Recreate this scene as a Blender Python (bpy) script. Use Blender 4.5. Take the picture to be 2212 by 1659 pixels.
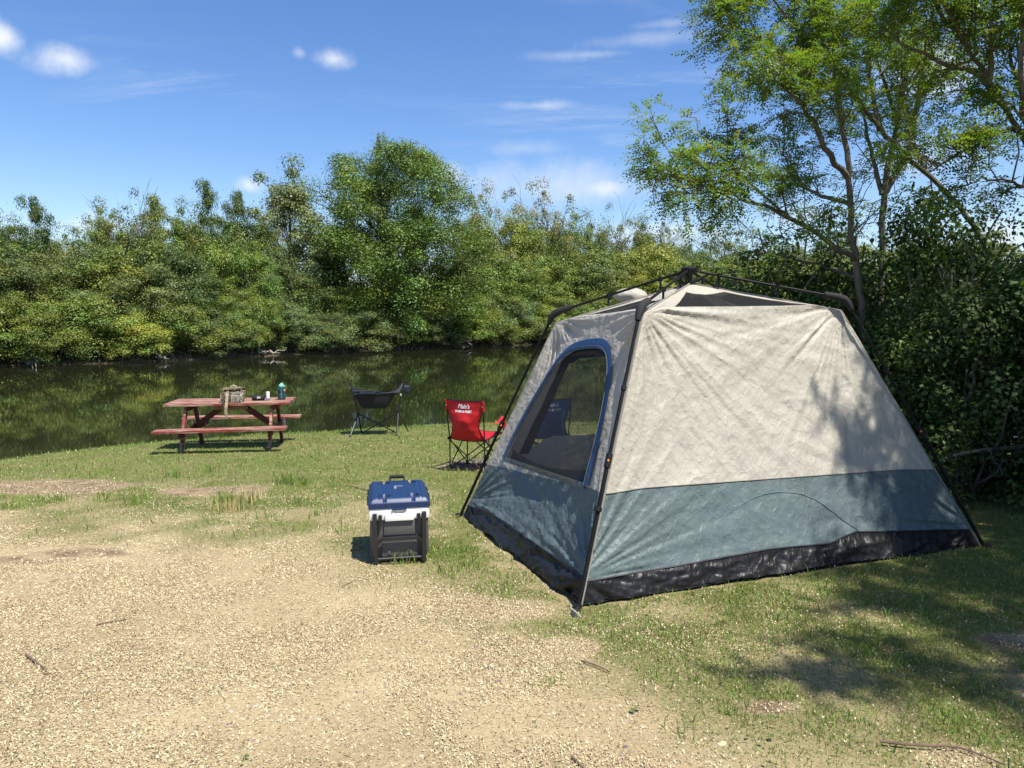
import bpy, bmesh, math, random, functools
import numpy as np
from mathutils import Vector, Matrix

for _o in list(bpy.data.objects):
    bpy.data.objects.remove(_o, do_unlink=True)
SC = bpy.context.scene
COL = SC.collection
R = math.radians

# ------------------------------------------------------------------ camera
CAM_H, PITCH, FPX, PW, PH = 1.5, R(5.67), 1500.0, 2212.0, 1659.0
cam_d = bpy.data.cameras.new('camera')
cam = bpy.data.objects.new('camera', cam_d)
COL.objects.link(cam)
cam.location = (0, 0, CAM_H)
cam.rotation_euler = (R(90) - PITCH, 0, 0)
cam_d.sensor_width = 36.0
cam_d.lens = 36.0 * FPX / PW
cam_d.clip_start = 0.05
cam_d.clip_end = 2000
SC.camera = cam

# ------------------------------------------------------------------ light
SUN_EL, SUN_AZ = R(64), R(131)          # azimuth clockwise from +Y
SUNV = Vector((math.sin(SUN_AZ) * math.cos(SUN_EL), math.cos(SUN_AZ) * math.cos(SUN_EL), math.sin(SUN_EL)))
sun_d = bpy.data.lights.new('sun', 'SUN')
sun = bpy.data.objects.new('sun', sun_d)
COL.objects.link(sun)
sun_d.energy = 5.0
sun_d.angle = R(0.53)
sun_d.color = (1.0, 0.95, 0.86)
sun.rotation_euler = SUNV.to_track_quat('Z', 'Y').to_euler()
sun.location = (20, -20, 40)

world = bpy.data.worlds.new('World')
SC.world = world
world.use_nodes = True
def build_world():
    nt = world.node_tree
    N, L = nt.nodes, nt.links
    N.clear()
    out = N.new('ShaderNodeOutputWorld')
    bg = N.new('ShaderNodeBackground')
    bg.inputs['Strength'].default_value = 0.085
    sky = N.new('ShaderNodeTexSky')
    sky.sky_type = 'NISHITA'
    sky.sun_disc = False
    sky.sun_elevation = SUN_EL
    sky.sun_rotation = SUN_AZ
    sky.altitude = 250
    sky.air_density = 1.0
    sky.dust_density = 0.55
    sky.ozone_density = 2.4
    tc = N.new('ShaderNodeTexCoord')
    sep = N.new('ShaderNodeSeparateXYZ')
    L.new(tc.outputs['Generated'], sep.inputs[0])
    def mth(op, a, b=None, c=None):
        n = N.new('ShaderNodeMath'); n.operation = op
        for i, v in enumerate((a, b, c)):
            if v is None: continue
            if hasattr(v, 'links'): L.new(v, n.inputs[i])
            else: n.inputs[i].default_value = v
        return n.outputs[0]
    def sstep(v, a, b):
        n = N.new('ShaderNodeMapRange'); n.interpolation_type = 'SMOOTHSTEP'
        L.new(v, n.inputs[0])
        n.inputs[1].default_value = a; n.inputs[2].default_value = b
        return n.outputs[0]
    def noise(vec, scale, detail, rough=0.55, dist=0.0):
        n = N.new('ShaderNodeTexNoise')
        L.new(vec, n.inputs['Vector'])
        n.inputs['Scale'].default_value = scale; n.inputs['Detail'].default_value = detail
        n.inputs['Roughness'].default_value = rough; n.inputs['Distortion'].default_value = dist
        return n.outputs[0]
    # cloud layer: the view direction meets a flat layer high above
    zc = mth('MAXIMUM', sep.outputs[2], 0.03)
    px = mth('DIVIDE', sep.outputs[0], mth('ADD', zc, 0.12))
    py = mth('DIVIDE', sep.outputs[1], mth('ADD', zc, 0.12))
    cmb = N.new('ShaderNodeCombineXYZ')
    L.new(px, cmb.inputs[0]); L.new(py, cmb.inputs[1])
    mp = N.new('ShaderNodeMapping')
    L.new(cmb.outputs[0], mp.inputs[0])
    mp.inputs['Scale'].default_value = (0.8, 2.4, 1)
    mp.inputs['Rotation'].default_value = (0, 0, R(-9))
    mp.inputs['Location'].default_value = (0.62, 0.4, 0)
    cir = noise(mp.outputs[0], 2.0, 9, 0.68, 0.5)
    cov = noise(cmb.outputs[0], 0.55, 2, 0.5)
    cirrus = mth('MULTIPLY', sstep(cir, 0.47, 0.78), sstep(cov, 0.44, 0.60))
    cirrus = mth('MULTIPLY', cirrus, 0.3)
    # small puffs: (pixel column, pixel row, radius x, radius z, strength)
    vn = N.new('ShaderNodeVectorMath'); vn.operation = 'NORMALIZE'
    L.new(tc.outputs['Generated'], vn.inputs[0])
    dn = N.new('ShaderNodeTexNoise')
    L.new(vn.outputs[0], dn.inputs['Vector'])
    dn.inputs['Scale'].default_value = 18; dn.inputs['Detail'].default_value = 6; dn.inputs['Roughness'].default_value = 0.6
    total = cirrus
    puffs = [(-6, 76, .026, .020, 1.1), (142, 130, .040, .017, .9), (722, 128, .027, .014, .8), (645, 114, .010, .008, .4),
             (538, 402, .022, .012, .85), (968, 378, .026, .017, .95), (1305, 407, .042, .018, .95), (1200, 400, .17, .035, .55),
             (1420, 505, .12, .02, .6), (195, 492, .03, .02, .9), (2010, 150, .06, .035, .9), (1400, 84, .10, .010, .28), (1270, 118, .06, .006, .32), (1450, 50, .05, .006, .25),
             (1170, 228, .06, .008, .5), (1600, 370, .03, .015, .7), (1220, 120, .06, .008, .3), (1130, 320, .06, .012, .28),
             (2160, 520, .05, .03, .8), (1990, 340, .07, .03, .55), (1740, 470, .05, .02, .6)]
    for (u, v, rx, rz, st) in puffs:
        d = pix_dir(u, v)
        az, el = math.atan2(d.x, d.y), math.asin(d.z)
        rt = Vector((math.cos(az), -math.sin(az), 0))
        up = rt.cross(d).normalized()
        def dot(vec, s):
            n = N.new('ShaderNodeVectorMath'); n.operation = 'DOT_PRODUCT'
            L.new(vn.outputs[0], n.inputs[0]); n.inputs[1].default_value = vec
            return mth('DIVIDE', n.outputs['Value'], s)
        def near(vec):
            n = N.new('ShaderNodeVectorMath'); n.operation = 'DOT_PRODUCT'
            L.new(vn.outputs[0], n.inputs[0]); n.inputs[1].default_value = vec
            return mth('GREATER_THAN', n.outputs['Value'], 0.5)
        a = dot(rt, rx); b = dot(up, rz)
        r2 = mth('ADD', mth('MULTIPLY', a, a), mth('MULTIPLY', b, b))
        e = mth('SUBTRACT', 1.0, mth('SQRT', r2))
        k = mth('ADD', e, mth('MULTIPLY', mth('SUBTRACT', dn.outputs[0], 0.5), 2.0))
        m = mth('MULTIPLY', mth('MULTIPLY', sstep(k, -0.25, 1.35), st), near(d))
        total = mth('MAXIMUM', total, m)
    low = mth('MULTIPLY', sstep(sep.outputs[2], 0.22, 0.0), 0.16)
    total = mth('MINIMUM', mth('MAXIMUM', total, low), 1.0)
    mix = N.new('ShaderNodeMix'); mix.data_type = 'RGBA'
    L.new(total, mix.inputs['Factor'])
    hs = N.new('ShaderNodeHueSaturation')
    hs.inputs['Hue'].default_value = 0.508; hs.inputs['Saturation'].default_value = 1.22; hs.inputs['Value'].default_value = 1.25
    L.new(sky.outputs[0], hs.inputs['Color'])
    L.new(hs.outputs[0], mix.inputs['A'])
    mix.inputs['B'].default_value = (6.4, 6.7, 7.2, 1)
    L.new(mix.outputs['Result'], bg.inputs['Color'])
    L.new(bg.outputs[0], out.inputs[0])

def pix_dir(u, v):
    a, b = (u - PW / 2) / FPX, (PH / 2 - v) / FPX
    return Vector((a, math.cos(PITCH) + b * math.sin(PITCH), -math.sin(PITCH) + b * math.cos(PITCH))).normalized()
build_world()

SC.view_settings.view_transform = 'Standard'
SC.view_settings.look = 'None'
SC.view_settings.exposure = 0.8
SC.view_settings.gamma = 1.0
SC.view_settings.use_curve_mapping = False
SC.render.engine = 'CYCLES'
SC.cycles.max_bounces = 6
SC.cycles.diffuse_bounces = 2
SC.cycles.glossy_bounces = 3
SC.cycles.transmission_bounces = 4
SC.cycles.transparent_max_bounces = 12
SC.cycles.caustics_reflective = False
SC.cycles.caustics_refractive = False
SC.cycles.use_denoising = True

# ------------------------------------------------------------------ small helpers
WATER = -0.8
def ss(a, b, x):
    t = np.clip((x - a) / (b - a), 0, 1)
    return t * t * (3 - 2 * t)
def _hash(ix, iy, seed):
    h = (ix.astype(np.int64) * 374761393 + iy.astype(np.int64) * 668265263 + seed * 974634777) & 0x7fffffff
    h = ((h ^ (h >> 13)) * 1274126177) & 0x7fffffff
    return ((h ^ (h >> 16)) & 0xffff) / 65535.0
def vnoise(x, y, seed=0):
    x = np.asarray(x, float); y = np.asarray(y, float)
    ix, iy = np.floor(x), np.floor(y)
    fx, fy = x - ix, y - iy
    fx = fx * fx * (3 - 2 * fx); fy = fy * fy * (3 - 2 * fy)
    a = _hash(ix, iy, seed); b = _hash(ix + 1, iy, seed)
    c = _hash(ix, iy + 1, seed); d = _hash(ix + 1, iy + 1, seed)
    return (a * (1 - fx) + b * fx) * (1 - fy) + (c * (1 - fx) + d * fx) * fy
def fbm(x, y, oct=4, seed=0):
    s = 0; a = .5; t = 0
    for i in range(oct):
        s = s + a * vnoise(x * 2 ** i + 17.3 * i, y * 2 ** i - 9.1 * i, seed + i); t += a; a *= .5
    return s / t
def ridged(x, y, oct=3, seed=0):
    s = 0; a = .5; t = 0
    for i in range(oct):
        s = s + a * (1 - np.abs(2 * vnoise(x * 2 ** i + 5.7 * i, y * 2 ** i + 3.3 * i, seed + i) - 1)); t += a; a *= .5
    return s / t

def tag(o, label=None, cat=None, group=None, kind=None):
    if label: o['label'] = label
    if cat: o['category'] = cat
    if group: o['group'] = group
    if kind: o['kind'] = kind
    return o
def empty(name, loc, rz=0.0, label=None, cat=None, group=None):
    o = bpy.data.objects.new(name, None); COL.objects.link(o)
    o.empty_display_size = 0.1
    o.location = loc; o.rotation_euler = (0, 0, rz)
    return tag(o, label, cat, group)
def link(name, me, mat=None, parent=None):
    o = bpy.data.objects.new(name, me); COL.objects.link(o)
    if mat is not None:
        if len(me.materials) == 0: me.materials.append(mat)
    if parent is not None: o.parent = parent
    return o
def mesh_np(name, verts, faces, colors=None, smooth=False, attrs=None):
    """faces: (n,k) int array, one k for all; colors per vertex (n,3)"""
    verts = np.asarray(verts, np.float32).reshape(-1, 3)
    faces = np.asarray(faces, np.int32)
    me = bpy.data.meshes.new(name)
    nf, k = faces.shape
    me.vertices.add(len(verts)); me.vertices.foreach_set('co', verts.ravel())
    me.loops.add(nf * k); me.loops.foreach_set('vertex_index', faces.ravel())
    me.polygons.add(nf)
    me.polygons.foreach_set('loop_start', np.arange(0, nf * k, k, dtype=np.int32))
    me.polygons.foreach_set('loop_total', np.full(nf, k, np.int32))
    if smooth: me.polygons.foreach_set('use_smooth', np.ones(nf, bool))
    me.update(calc_edges=True)
    if colors is not None:
        ca = me.color_attributes.new('tint', 'FLOAT_COLOR', 'POINT')
        c4 = np.ones((len(verts), 4), np.float32); c4[:, :3] = colors
        ca.data.foreach_set('color', c4.ravel())
    if attrs:
        for kx, val in attrs.items():
            at = me.attributes.new(kx, 'FLOAT', 'POINT'); at.data.foreach_set('value', np.asarray(val, np.float32).ravel())
    return me

class MB:
    def __init__(s): s.v = []; s.f = []
    def add(s, vs, fs):
        b = len(s.v); s.v += [tuple(p) for p in vs]; s.f += [tuple(i + b for i in f) for f in fs]; return s
    def box(s, c, d, rot=None, taper=1.0, bev=0.0):
        x, y, z = d[0] / 2, d[1] / 2, d[2] / 2
        bm = bmesh.new()
        vs = [bm.verts.new((sx * x * (taper if sz < 0 else 1), sy * y * (taper if sz < 0 else 1), sz * z)) for sz in (-1, 1) for sx, sy in ((-1, -1), (1, -1), (1, 1), (-1, 1))]
        for f in ((3, 2, 1, 0), (4, 5, 6, 7), (0, 1, 5, 4), (1, 2, 6, 5), (2, 3, 7, 6), (3, 0, 4, 7)): bm.faces.new([vs[i] for i in f])
        if bev > 0: bmesh.ops.bevel(bm, geom=list(bm.edges), offset=bev, segments=2, affect='EDGES', profile=.6)
        M = rot if rot is not None else Matrix()
        bm.verts.index_update()
        cc = Vector(c)
        s.add([(M.to_3x3() @ v.co) + cc for v in bm.verts], [[v.index for v in f.verts] for f in bm.faces])
        bm.free(); return s
    def bar(s, p0, p1, w, h, up=(0, 0, 1), bev=0.0):
        p0, p1 = Vector(p0), Vector(p1)
        d = (p1 - p0); ln = d.length; d.normalize()
        sx = d.cross(Vector(up))
        if sx.length < 1e-4: sx = d.cross(Vector((0, 1, 0)))
        sx.normalize(); sz = sx.cross(d)
        M = Matrix((d, sx, sz)).transposed()
        return s.box((p0 + p1) / 2, (ln, w, h), M.to_4x4(), bev=bev)
    def tube(s, pts, rad, n=8, cap=True):
        pts = [Vector(p) for p in pts]
        if not hasattr(rad, '__len__'): rad = [rad] * len(pts)
        vs, fs = [], []
        ref = None
        for i, p in enumerate(pts):
            t = (pts[min(i + 1, len(pts) - 1)] - pts[max(i - 1, 0)])
            if t.length < 1e-9: t = Vector((0, 0, 1))
            t.normalize()
            if ref is None:
                ref = t.cross(Vector((0, 0, 1)))
                if ref.length < .1: ref = t.cross(Vector((1, 0, 0)))
            ref = (ref - t * ref.dot(t)).normalized()
            o = t.cross(ref)
            for k in range(n):
                a = 2 * math.pi * k / n
                vs.append(p + (ref * math.cos(a) + o * math.sin(a)) * rad[i])
        for i in range(len(pts) - 1):
            for k in range(n):
                fs.append((i * n + k, i * n + (k + 1) % n, (i + 1) * n + (k + 1) % n, (i + 1) * n + k))
        if cap:
            fs.append(tuple(range(n - 1, -1, -1))); fs.append(tuple((len(pts) - 1) * n + k for k in range(n)))
        return s.add(vs, fs)
    def lathe(s, prof, c=(0, 0, 0), n=24, axis=None):
        vs, fs = [], []
        M = Vector((0, 0, 1)).rotation_difference(Vector(axis)).to_matrix() if axis is not None else Matrix.Identity(3)
        for (r, z) in prof:
            for k in range(n):
                a = 2 * math.pi * k / n
                vs.append(M @ Vector((r * math.cos(a), r * math.sin(a), z)) + Vector(c))
        m = len(prof)
        for i in range(m - 1):
            for k in range(n):
                fs.append((i * n + k, i * n + (k + 1) % n, (i + 1) * n + (k + 1) % n, (i + 1) * n + k))
        fs.append(tuple(range(n - 1, -1, -1))); fs.append(tuple((m - 1) * n + k for k in range(n)))
        return s.add(vs, fs)
    def grid(s, P):
        """P: (n,m,3) array"""
        n, m = P.shape[:2]
        fs = [(i * m + j, i * m + j + 1, (i + 1) * m + j + 1, (i + 1) * m + j) for i in range(n - 1) for j in range(m - 1)]
        return s.add(P.reshape(-1, 3).tolist(), fs)
    def build(s, name, mat, parent=None, smooth=False, loc=None):
        me = bpy.data.meshes.new(name); me.from_pydata(s.v, [], s.f)
        if smooth:
            me.polygons.foreach_set('use_smooth', np.ones(len(me.polygons), bool))
            try: me.set_sharp_from_angle(angle=R(40))
            except Exception: pass
        me.update()
        o = link(name, me, mat, parent)
        if loc is not None: o.location = loc
        return o
def part(name, mat, parent, fn, smooth=False):
    m = MB(); fn(m); return m.build(name, mat, parent, smooth)

# ------------------------------------------------------------------ materials
def new_mat(name):
    m = bpy.data.materials.new(name); m.use_nodes = True
    nt = m.node_tree
    b = nt.nodes['Principled BSDF']
    return m, nt.nodes, nt.links, b
def add_noise(N, L, scale, detail=4, rough=.55, coord='Object', stretch=None):
    tc = N.new('ShaderNodeTexCoord'); n = N.new('ShaderNodeTexNoise')
    src = tc.outputs[coord]
    if stretch:
        mp = N.new('ShaderNodeMapping'); mp.inputs['Scale'].default_value = stretch
        L.new(src, mp.inputs[0]); src = mp.outputs[0]
    L.new(src, n.inputs['Vector'])
    n.inputs['Scale'].default_value = scale; n.inputs['Detail'].default_value = detail; n.inputs['Roughness'].default_value = rough
    return n.outputs[0]
def ramp(N, L, src, stops):
    r = N.new('ShaderNodeValToRGB')
    el = r.color_ramp.elements
    while len(el) < len(stops): el.new(0.5)
    for e, (p, c) in zip(el, stops): e.position = p; e.color = (*c, 1)
    L.new(src, r.inputs[0]); return r.outputs[0]
def bump(N, L, src, b, dist=.01, strength=.5):
    n = N.new('ShaderNodeBump'); n.inputs['Distance'].default_value = dist; n.inputs['Strength'].default_value = strength
    L.new(src, n.inputs['Height']); L.new(n.outputs[0], b.inputs['Normal']); return n
def plain(name, col, rough=.5, metal=0.0, var=.12, scale=20, bmp=0.0, spec=.5, stretch=None):
    m, N, L, b = new_mat(name)
    n = add_noise(N, L, scale, 5, .6, stretch=stretch)
    c0 = tuple(max(0, c * (1 - var)) for c in col); c1 = tuple(min(1, c * (1 + var)) for c in col)
    L.new(ramp(N, L, n, [(.25, c0), (.75, c1)]), b.inputs['Base Color'])
    mr = N.new('ShaderNodeMapRange'); L.new(n, mr.inputs[0])
    mr.inputs[3].default_value = max(.02, rough - .1); mr.inputs[4].default_value = min(1, rough + .12)
    L.new(mr.outputs[0], b.inputs['Roughness'])
    b.inputs['Metallic'].default_value = metal
    b.inputs['Specular IOR Level'].default_value = spec
    if bmp: bump(N, L, add_noise(N, L, scale * 6, 4, .6), b, .002, bmp)
    return m
def leaf_mat(name, trans=.35, rough=.45, mult=1.0):
    m, N, L, b = new_mat(name)
    at = N.new('ShaderNodeAttribute'); at.attribute_name = 'tint'
    oi = N.new('ShaderNodeObjectInfo')
    mx = N.new('ShaderNodeMix'); mx.data_type = 'RGBA'; mx.blend_type = 'MULTIPLY'; mx.inputs['Factor'].default_value = 1
    L.new(at.outputs['Color'], mx.inputs['A']); L.new(oi.outputs['Color'], mx.inputs['B'])
    L.new(mx.outputs['Result'], b.inputs['Base Color'])
    b.inputs['Roughness'].default_value = rough
    b.inputs['Specular IOR Level'].default_value = .35
    tr = N.new('ShaderNodeBsdfTranslucent')
    hs = N.new('ShaderNodeMix'); hs.data_type = 'RGBA'; hs.blend_type = 'MULTIPLY'; hs.inputs['Factor'].default_value = 1
    L.new(mx.outputs['Result'], hs.inputs['A']); hs.inputs['B'].default_value = (1.7, 1.6, .6, 1)
    L.new(hs.outputs['Result'], tr.inputs['Color'])
    ms = N.new('ShaderNodeMixShader'); ms.inputs[0].default_value = trans
    L.new(b.outputs[0], ms.inputs[1]); L.new(tr.outputs[0], ms.inputs[2])
    L.new(ms.outputs[0], N['Material Output'].inputs[0])
    return m
def vcol_mat(name, rough=.7, trans=0.0):
    m, N, L, b = new_mat(name)
    at = N.new('ShaderNodeAttribute'); at.attribute_name = 'tint'
    L.new(at.outputs['Color'], b.inputs['Base Color']); b.inputs['Roughness'].default_value = rough
    b.inputs['Specular IOR Level'].default_value = .3
    if trans:
        tr = N.new('ShaderNodeBsdfTranslucent'); L.new(at.outputs['Color'], tr.inputs['Color'])
        ms = N.new('ShaderNodeMixShader'); ms.inputs[0].default_value = trans
        L.new(b.outputs[0], ms.inputs[1]); L.new(tr.outputs[0], ms.inputs[2]); L.new(ms.outputs[0], N['Material Output'].inputs[0])
    return m
def fabric(name, col, trans=.2, rough=.5, crinkle=.5, scale=9, var=.06, spec=.4):
    m, N, L, b = new_mat(name)
    n = add_noise(N, L, 3, 5, .6)
    c0 = tuple(c * (1 - var) for c in col); c1 = tuple(min(1, c * (1 + var)) for c in col)
    cr = ramp(N, L, n, [(.3, c0), (.7, c1)])
    L.new(cr, b.inputs['Base Color'])
    b.inputs['Roughness'].default_value = rough; b.inputs['Specular IOR Level'].default_value = spec
    # crumple: facets from smooth voronoi + noise ridges
    tc = N.new('ShaderNodeTexCoord')
    nz = N.new('ShaderNodeTexNoise'); nz.inputs['Scale'].default_value = scale * .7; nz.inputs['Detail'].default_value = 3
    L.new(tc.outputs['Object'], nz.inputs['Vector'])
    va = N.new('ShaderNodeVectorMath'); va.operation = 'MULTIPLY_ADD'
    L.new(nz.outputs['Color'], va.inputs[0]); va.inputs[1].default_value = (.07, .07, .07); L.new(tc.outputs['Object'], va.inputs[2])
    hsum = None
    for k, (sc_, rot, w_) in enumerate(((.55, .3, 1.0), (.9, 1.25, .75), (1.6, 2.2, .5), (2.6, .9, .3))):
        mp = N.new('ShaderNodeMapping'); mp.inputs['Rotation'].default_value = (rot, rot * .7, rot); mp.inputs['Scale'].default_value = (1, .38, .75)
        L.new(va.outputs[0], mp.inputs[0])
        q = N.new('ShaderNodeTexNoise'); q.inputs['Scale'].default_value = scale * sc_; q.inputs['Detail'].default_value = 1.0
        L.new(mp.outputs[0], q.inputs['Vector'])
        s_ = N.new('ShaderNodeMath'); s_.operation = 'SUBTRACT'; L.new(q.outputs[0], s_.inputs[0]); s_.inputs[1].default_value = .5
        ab = N.new('ShaderNodeMath'); ab.operation = 'ABSOLUTE'; L.new(s_.outputs[0], ab.inputs[0])
        pw = N.new('ShaderNodeMath'); pw.operation = 'POWER'; L.new(ab.outputs[0], pw.inputs[0]); pw.inputs[1].default_value = .55
        ad = N.new('ShaderNodeMath'); ad.operation = 'MULTIPLY_ADD'; L.new(pw.outputs[0], ad.inputs[0]); ad.inputs[1].default_value = -w_
        if hsum is None: ad.inputs[2].default_value = 1.0
        else: L.new(hsum, ad.inputs[2])
        hsum = ad.outputs[0]
    bump(N, L, hsum, b, .014, crinkle)
    if trans:
        tr = N.new('ShaderNodeBsdfTranslucent'); L.new(cr, tr.inputs['Color'])
        ms = N.new('ShaderNodeMixShader'); ms.inputs[0].default_value = trans
        L.new(b.outputs[0], ms.inputs[1]); L.new(tr.outputs[0], ms.inputs[2]); L.new(ms.outputs[0], N['Material Output'].inputs[0])
    return m
def netting(name, col, clear):
    m, N, L, b = new_mat(name)
    b.inputs['Base Color'].default_value = (*col, 1); b.inputs['Roughness'].default_value = .8; b.inputs['Specular IOR Level'].default_value = .1
    tp = N.new('ShaderNodeBsdfTransparent')
    ms = N.new('ShaderNodeMixShader'); ms.inputs[0].default_value = clear
    L.new(b.outputs[0], ms.inputs[1]); L.new(tp.outputs[0], ms.inputs[2]); L.new(ms.outputs[0], N['Material Output'].inputs[0])
    return m

# ------------------------------------------------------------------ pixel <-> place
def proj(P):
    P = np.asarray(P, float); d = P - np.array((0, 0, CAM_H))
    c, s = math.cos(PITCH), math.sin(PITCH)
    dep = d[..., 1] * c - d[..., 2] * s
    up = d[..., 1] * s + d[..., 2] * c
    return PW / 2 + FPX * d[..., 0] / dep, PH / 2 - FPX * up / dep
def at_y(u, v, y):
    d = pix_dir(u, v); t = y / d.y
    return Vector((d.x * t, y, CAM_H + d.z * t))
def on_z(u, v, z):
    d = pix_dir(u, v); t = (z - CAM_H) / d.z
    return Vector((d.x * t, d.y * t, z))
_near = [(-60, 2), (-30, 5.5), (-15, 8.6)] + [tuple(on_z(u, v, WATER)[:2]) for u, v in ((0, 1006), (100, 988), (182, 973), (302, 960), (448, 950), (542, 943), (644, 936), (760, 929), (960, 917), (1100, 911), (1257, 912))] + [(4.5, 14.6), (6.5, 14.0), (9, 12.6), (14, 12.4), (30, 14), (80, 16)]
_near.sort()
NX = np.array([p[0] for p in _near]); NY = np.array([p[1] for p in _near])
_far = [(-90, -25), (-60, 5), (-40, 19)] + [tuple(on_z(u, v, WATER)[:2]) for u, v in ((0, 793), (280, 784), (560, 770), (850, 756), (1150, 745))] + [(9, 59), (20, 64), (40, 70), (90, 78), (200, 90)]
FX = np.array([p[0] for p in _far]); FY = np.array([p[1] for p in _far])
def shore_near(x): return np.interp(x, NX, NY)
def shore_far(x): return np.interp(x, FX, FY)
def gz(x, y):
    x = np.asarray(x, float); y = np.asarray(y, float)
    d = shore_near(x) - y + .25 * (vnoise(x * 1.1, y * 0 + 3.3, 5) - .5)
    p = -.053 * np.clip(y, -12, 40)
    bl = np.exp(-(np.clip(d, 0, None) / np.interp(x, [-7.6, -5.6], [1.7, .6])) ** 2)
    land = p + (WATER - p) * bl + .03 * (fbm(x * .6, y * .6, 3, 2) - .5) * ss(0, 2, d)
    bed = WATER + np.clip(d * .45, -1.6, 0)
    h = np.where(d > 0, land, bed)
    d2 = (y - shore_far(x)) * .72
    bank = WATER + np.clip(d2 * .5, 0, .55) + np.clip(d2, 0, 60) * .02 + .25 * (fbm(x * .3, y * .3, 3, 9) - .5) * ss(0, 2, d2)
    bank2 = WATER + np.clip(d2 * .5, -1.6, 0)
    return np.where(d2 > 0, bank, np.where(d > 0, h, np.maximum(h, bank2)))
def G(x, y): return float(gz(x, y))
@functools.lru_cache(maxsize=None)
def on_ground(u, v):
    d = pix_dir(u, v)
    T = np.arange(1.0, 60, .02)
    hit = CAM_H + d.z * T <= gz(d.x * T, d.y * T)
    t = float(T[np.argmax(hit)]) if hit.any() else 60.0
    lo, hi = t - .02, t
    for _ in range(20):
        m = (lo + hi) / 2; p = d * m
        if CAM_H + p.z <= G(p.x, p.y): hi = m
        else: lo = m
    p = d * hi
    return Vector((p.x, p.y, CAM_H + p.z))
# ------------------------------------------------------------------ ground, lake
rng = np.random.default_rng(7)
TN_F, TL_F, TR_F = on_ground(1246, 1318), on_ground(990, 1116), on_ground(2132, 1182)
TF_F = TL_F + TR_F - TN_F; TF_F.z = G(TF_F.x, TF_F.y)
TENT_POLY = np.array([p[:2] for p in (TN_F, TR_F, TF_F, TL_F)])
def in_poly(x, y, poly):
    ins = np.zeros(np.shape(x), bool); n = len(poly); j = n - 1
    for i in range(n):
        xi, yi = poly[i]; xj, yj = poly[j]
        c = ((yi > y) != (yj > y)) & (x < (xj - xi) * (y - yi) / (yj - yi + 1e-12) + xi)
        ins ^= c; j = i
    return ins
_edge = [tuple(on_ground(u, v)[:2]) for u, v in ((-700, 1150), (-300, 1128), (0, 1128), (300, 1135), (560, 1145), (700, 1165), (780, 1230), (900, 1285), (1010, 1345), (1120, 1395), (1250, 1455), (1400, 1540), (1640, 1680))] + [(1.6, 1.2), (2.2, -2)]
EDGE = np.array(_edge)
def edge_dist(x, y):
    best = np.full(np.shape(x), 1e9); sg = np.ones(np.shape(x))
    for (x0, y0), (x1, y1) in zip(EDGE[:-1], EDGE[1:]):
        dx, dy = x1 - x0, y1 - y0
        t = np.clip(((x - x0) * dx + (y - y0) * dy) / (dx * dx + dy * dy), 0, 1)
        d = np.hypot(x - x0 - t * dx, y - y0 - t * dy)
        cr = dx * (y - y0) - dy * (x - x0)
        up = d < best
        best = np.where(up, d, best); sg = np.where(up, np.sign(cr), sg)
    return best * sg
def ell(x, y, u, v, rx, ry):
    c = on_ground(u, v)
    r = np.hypot((x - c.x) / rx, (y - c.y) / ry) + .9 * (fbm(x * 2.2, y * 2.2, 3, 31) - .5)
    return 1 - ss(.6, 1.15, r)
PATCH = [(60, 1052, 1.35, .5), (470, 1062, .75, .3), (170, 1195, .38, .13), (40, 1210, .45, .1), (860, 1062, .3, .1), (1035, 1008, .5, .42), (2225, 1385, .32, .13), (1660, 1530, .18, .07)]
def mulch(x, y):
    m = 0
    for p in PATCH: m = np.maximum(m, ell(x, y, *p))
    return m
BARE = [(1090, 1320, .38, .22), (980, 1300, .3, .15), (1200, 1405, .25, .18), (1320, 1560, .3, .2), (2080, 1640, .2, .1)]
def lawn(x, y):
    sd = edge_dist(x, y)
    a = ss(-.75, .9, sd + 1.7 * (fbm(x * 1.3, y * 1.3, 4, 11) - .5))
    a = a * (.45 + .55 * ss(.32, .62, fbm(x * 2.1, y * 2.1, 4, 21)))
    far = ss(.8, 2.4, sd)
    a = np.maximum(a, far * .9)
    for b in BARE: a = a * (1 - .9 * ell(x, y, *b))
    a = a * (1 - .93 * mulch(x, y))
    return np.clip(a, 0, 1)
def axis(fine0, fine1, step, far0, far1, k=1.18):
    a = list(np.arange(fine0, fine1, step)); s = step
    while a[-1] < far1: s *= k; a.append(a[-1] + s)
    s = step; b = [fine0]
    while b[-1] > far0: s *= k; b.append(b[-1] - s)
    return np.array(b[:0:-1] + a)
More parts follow.
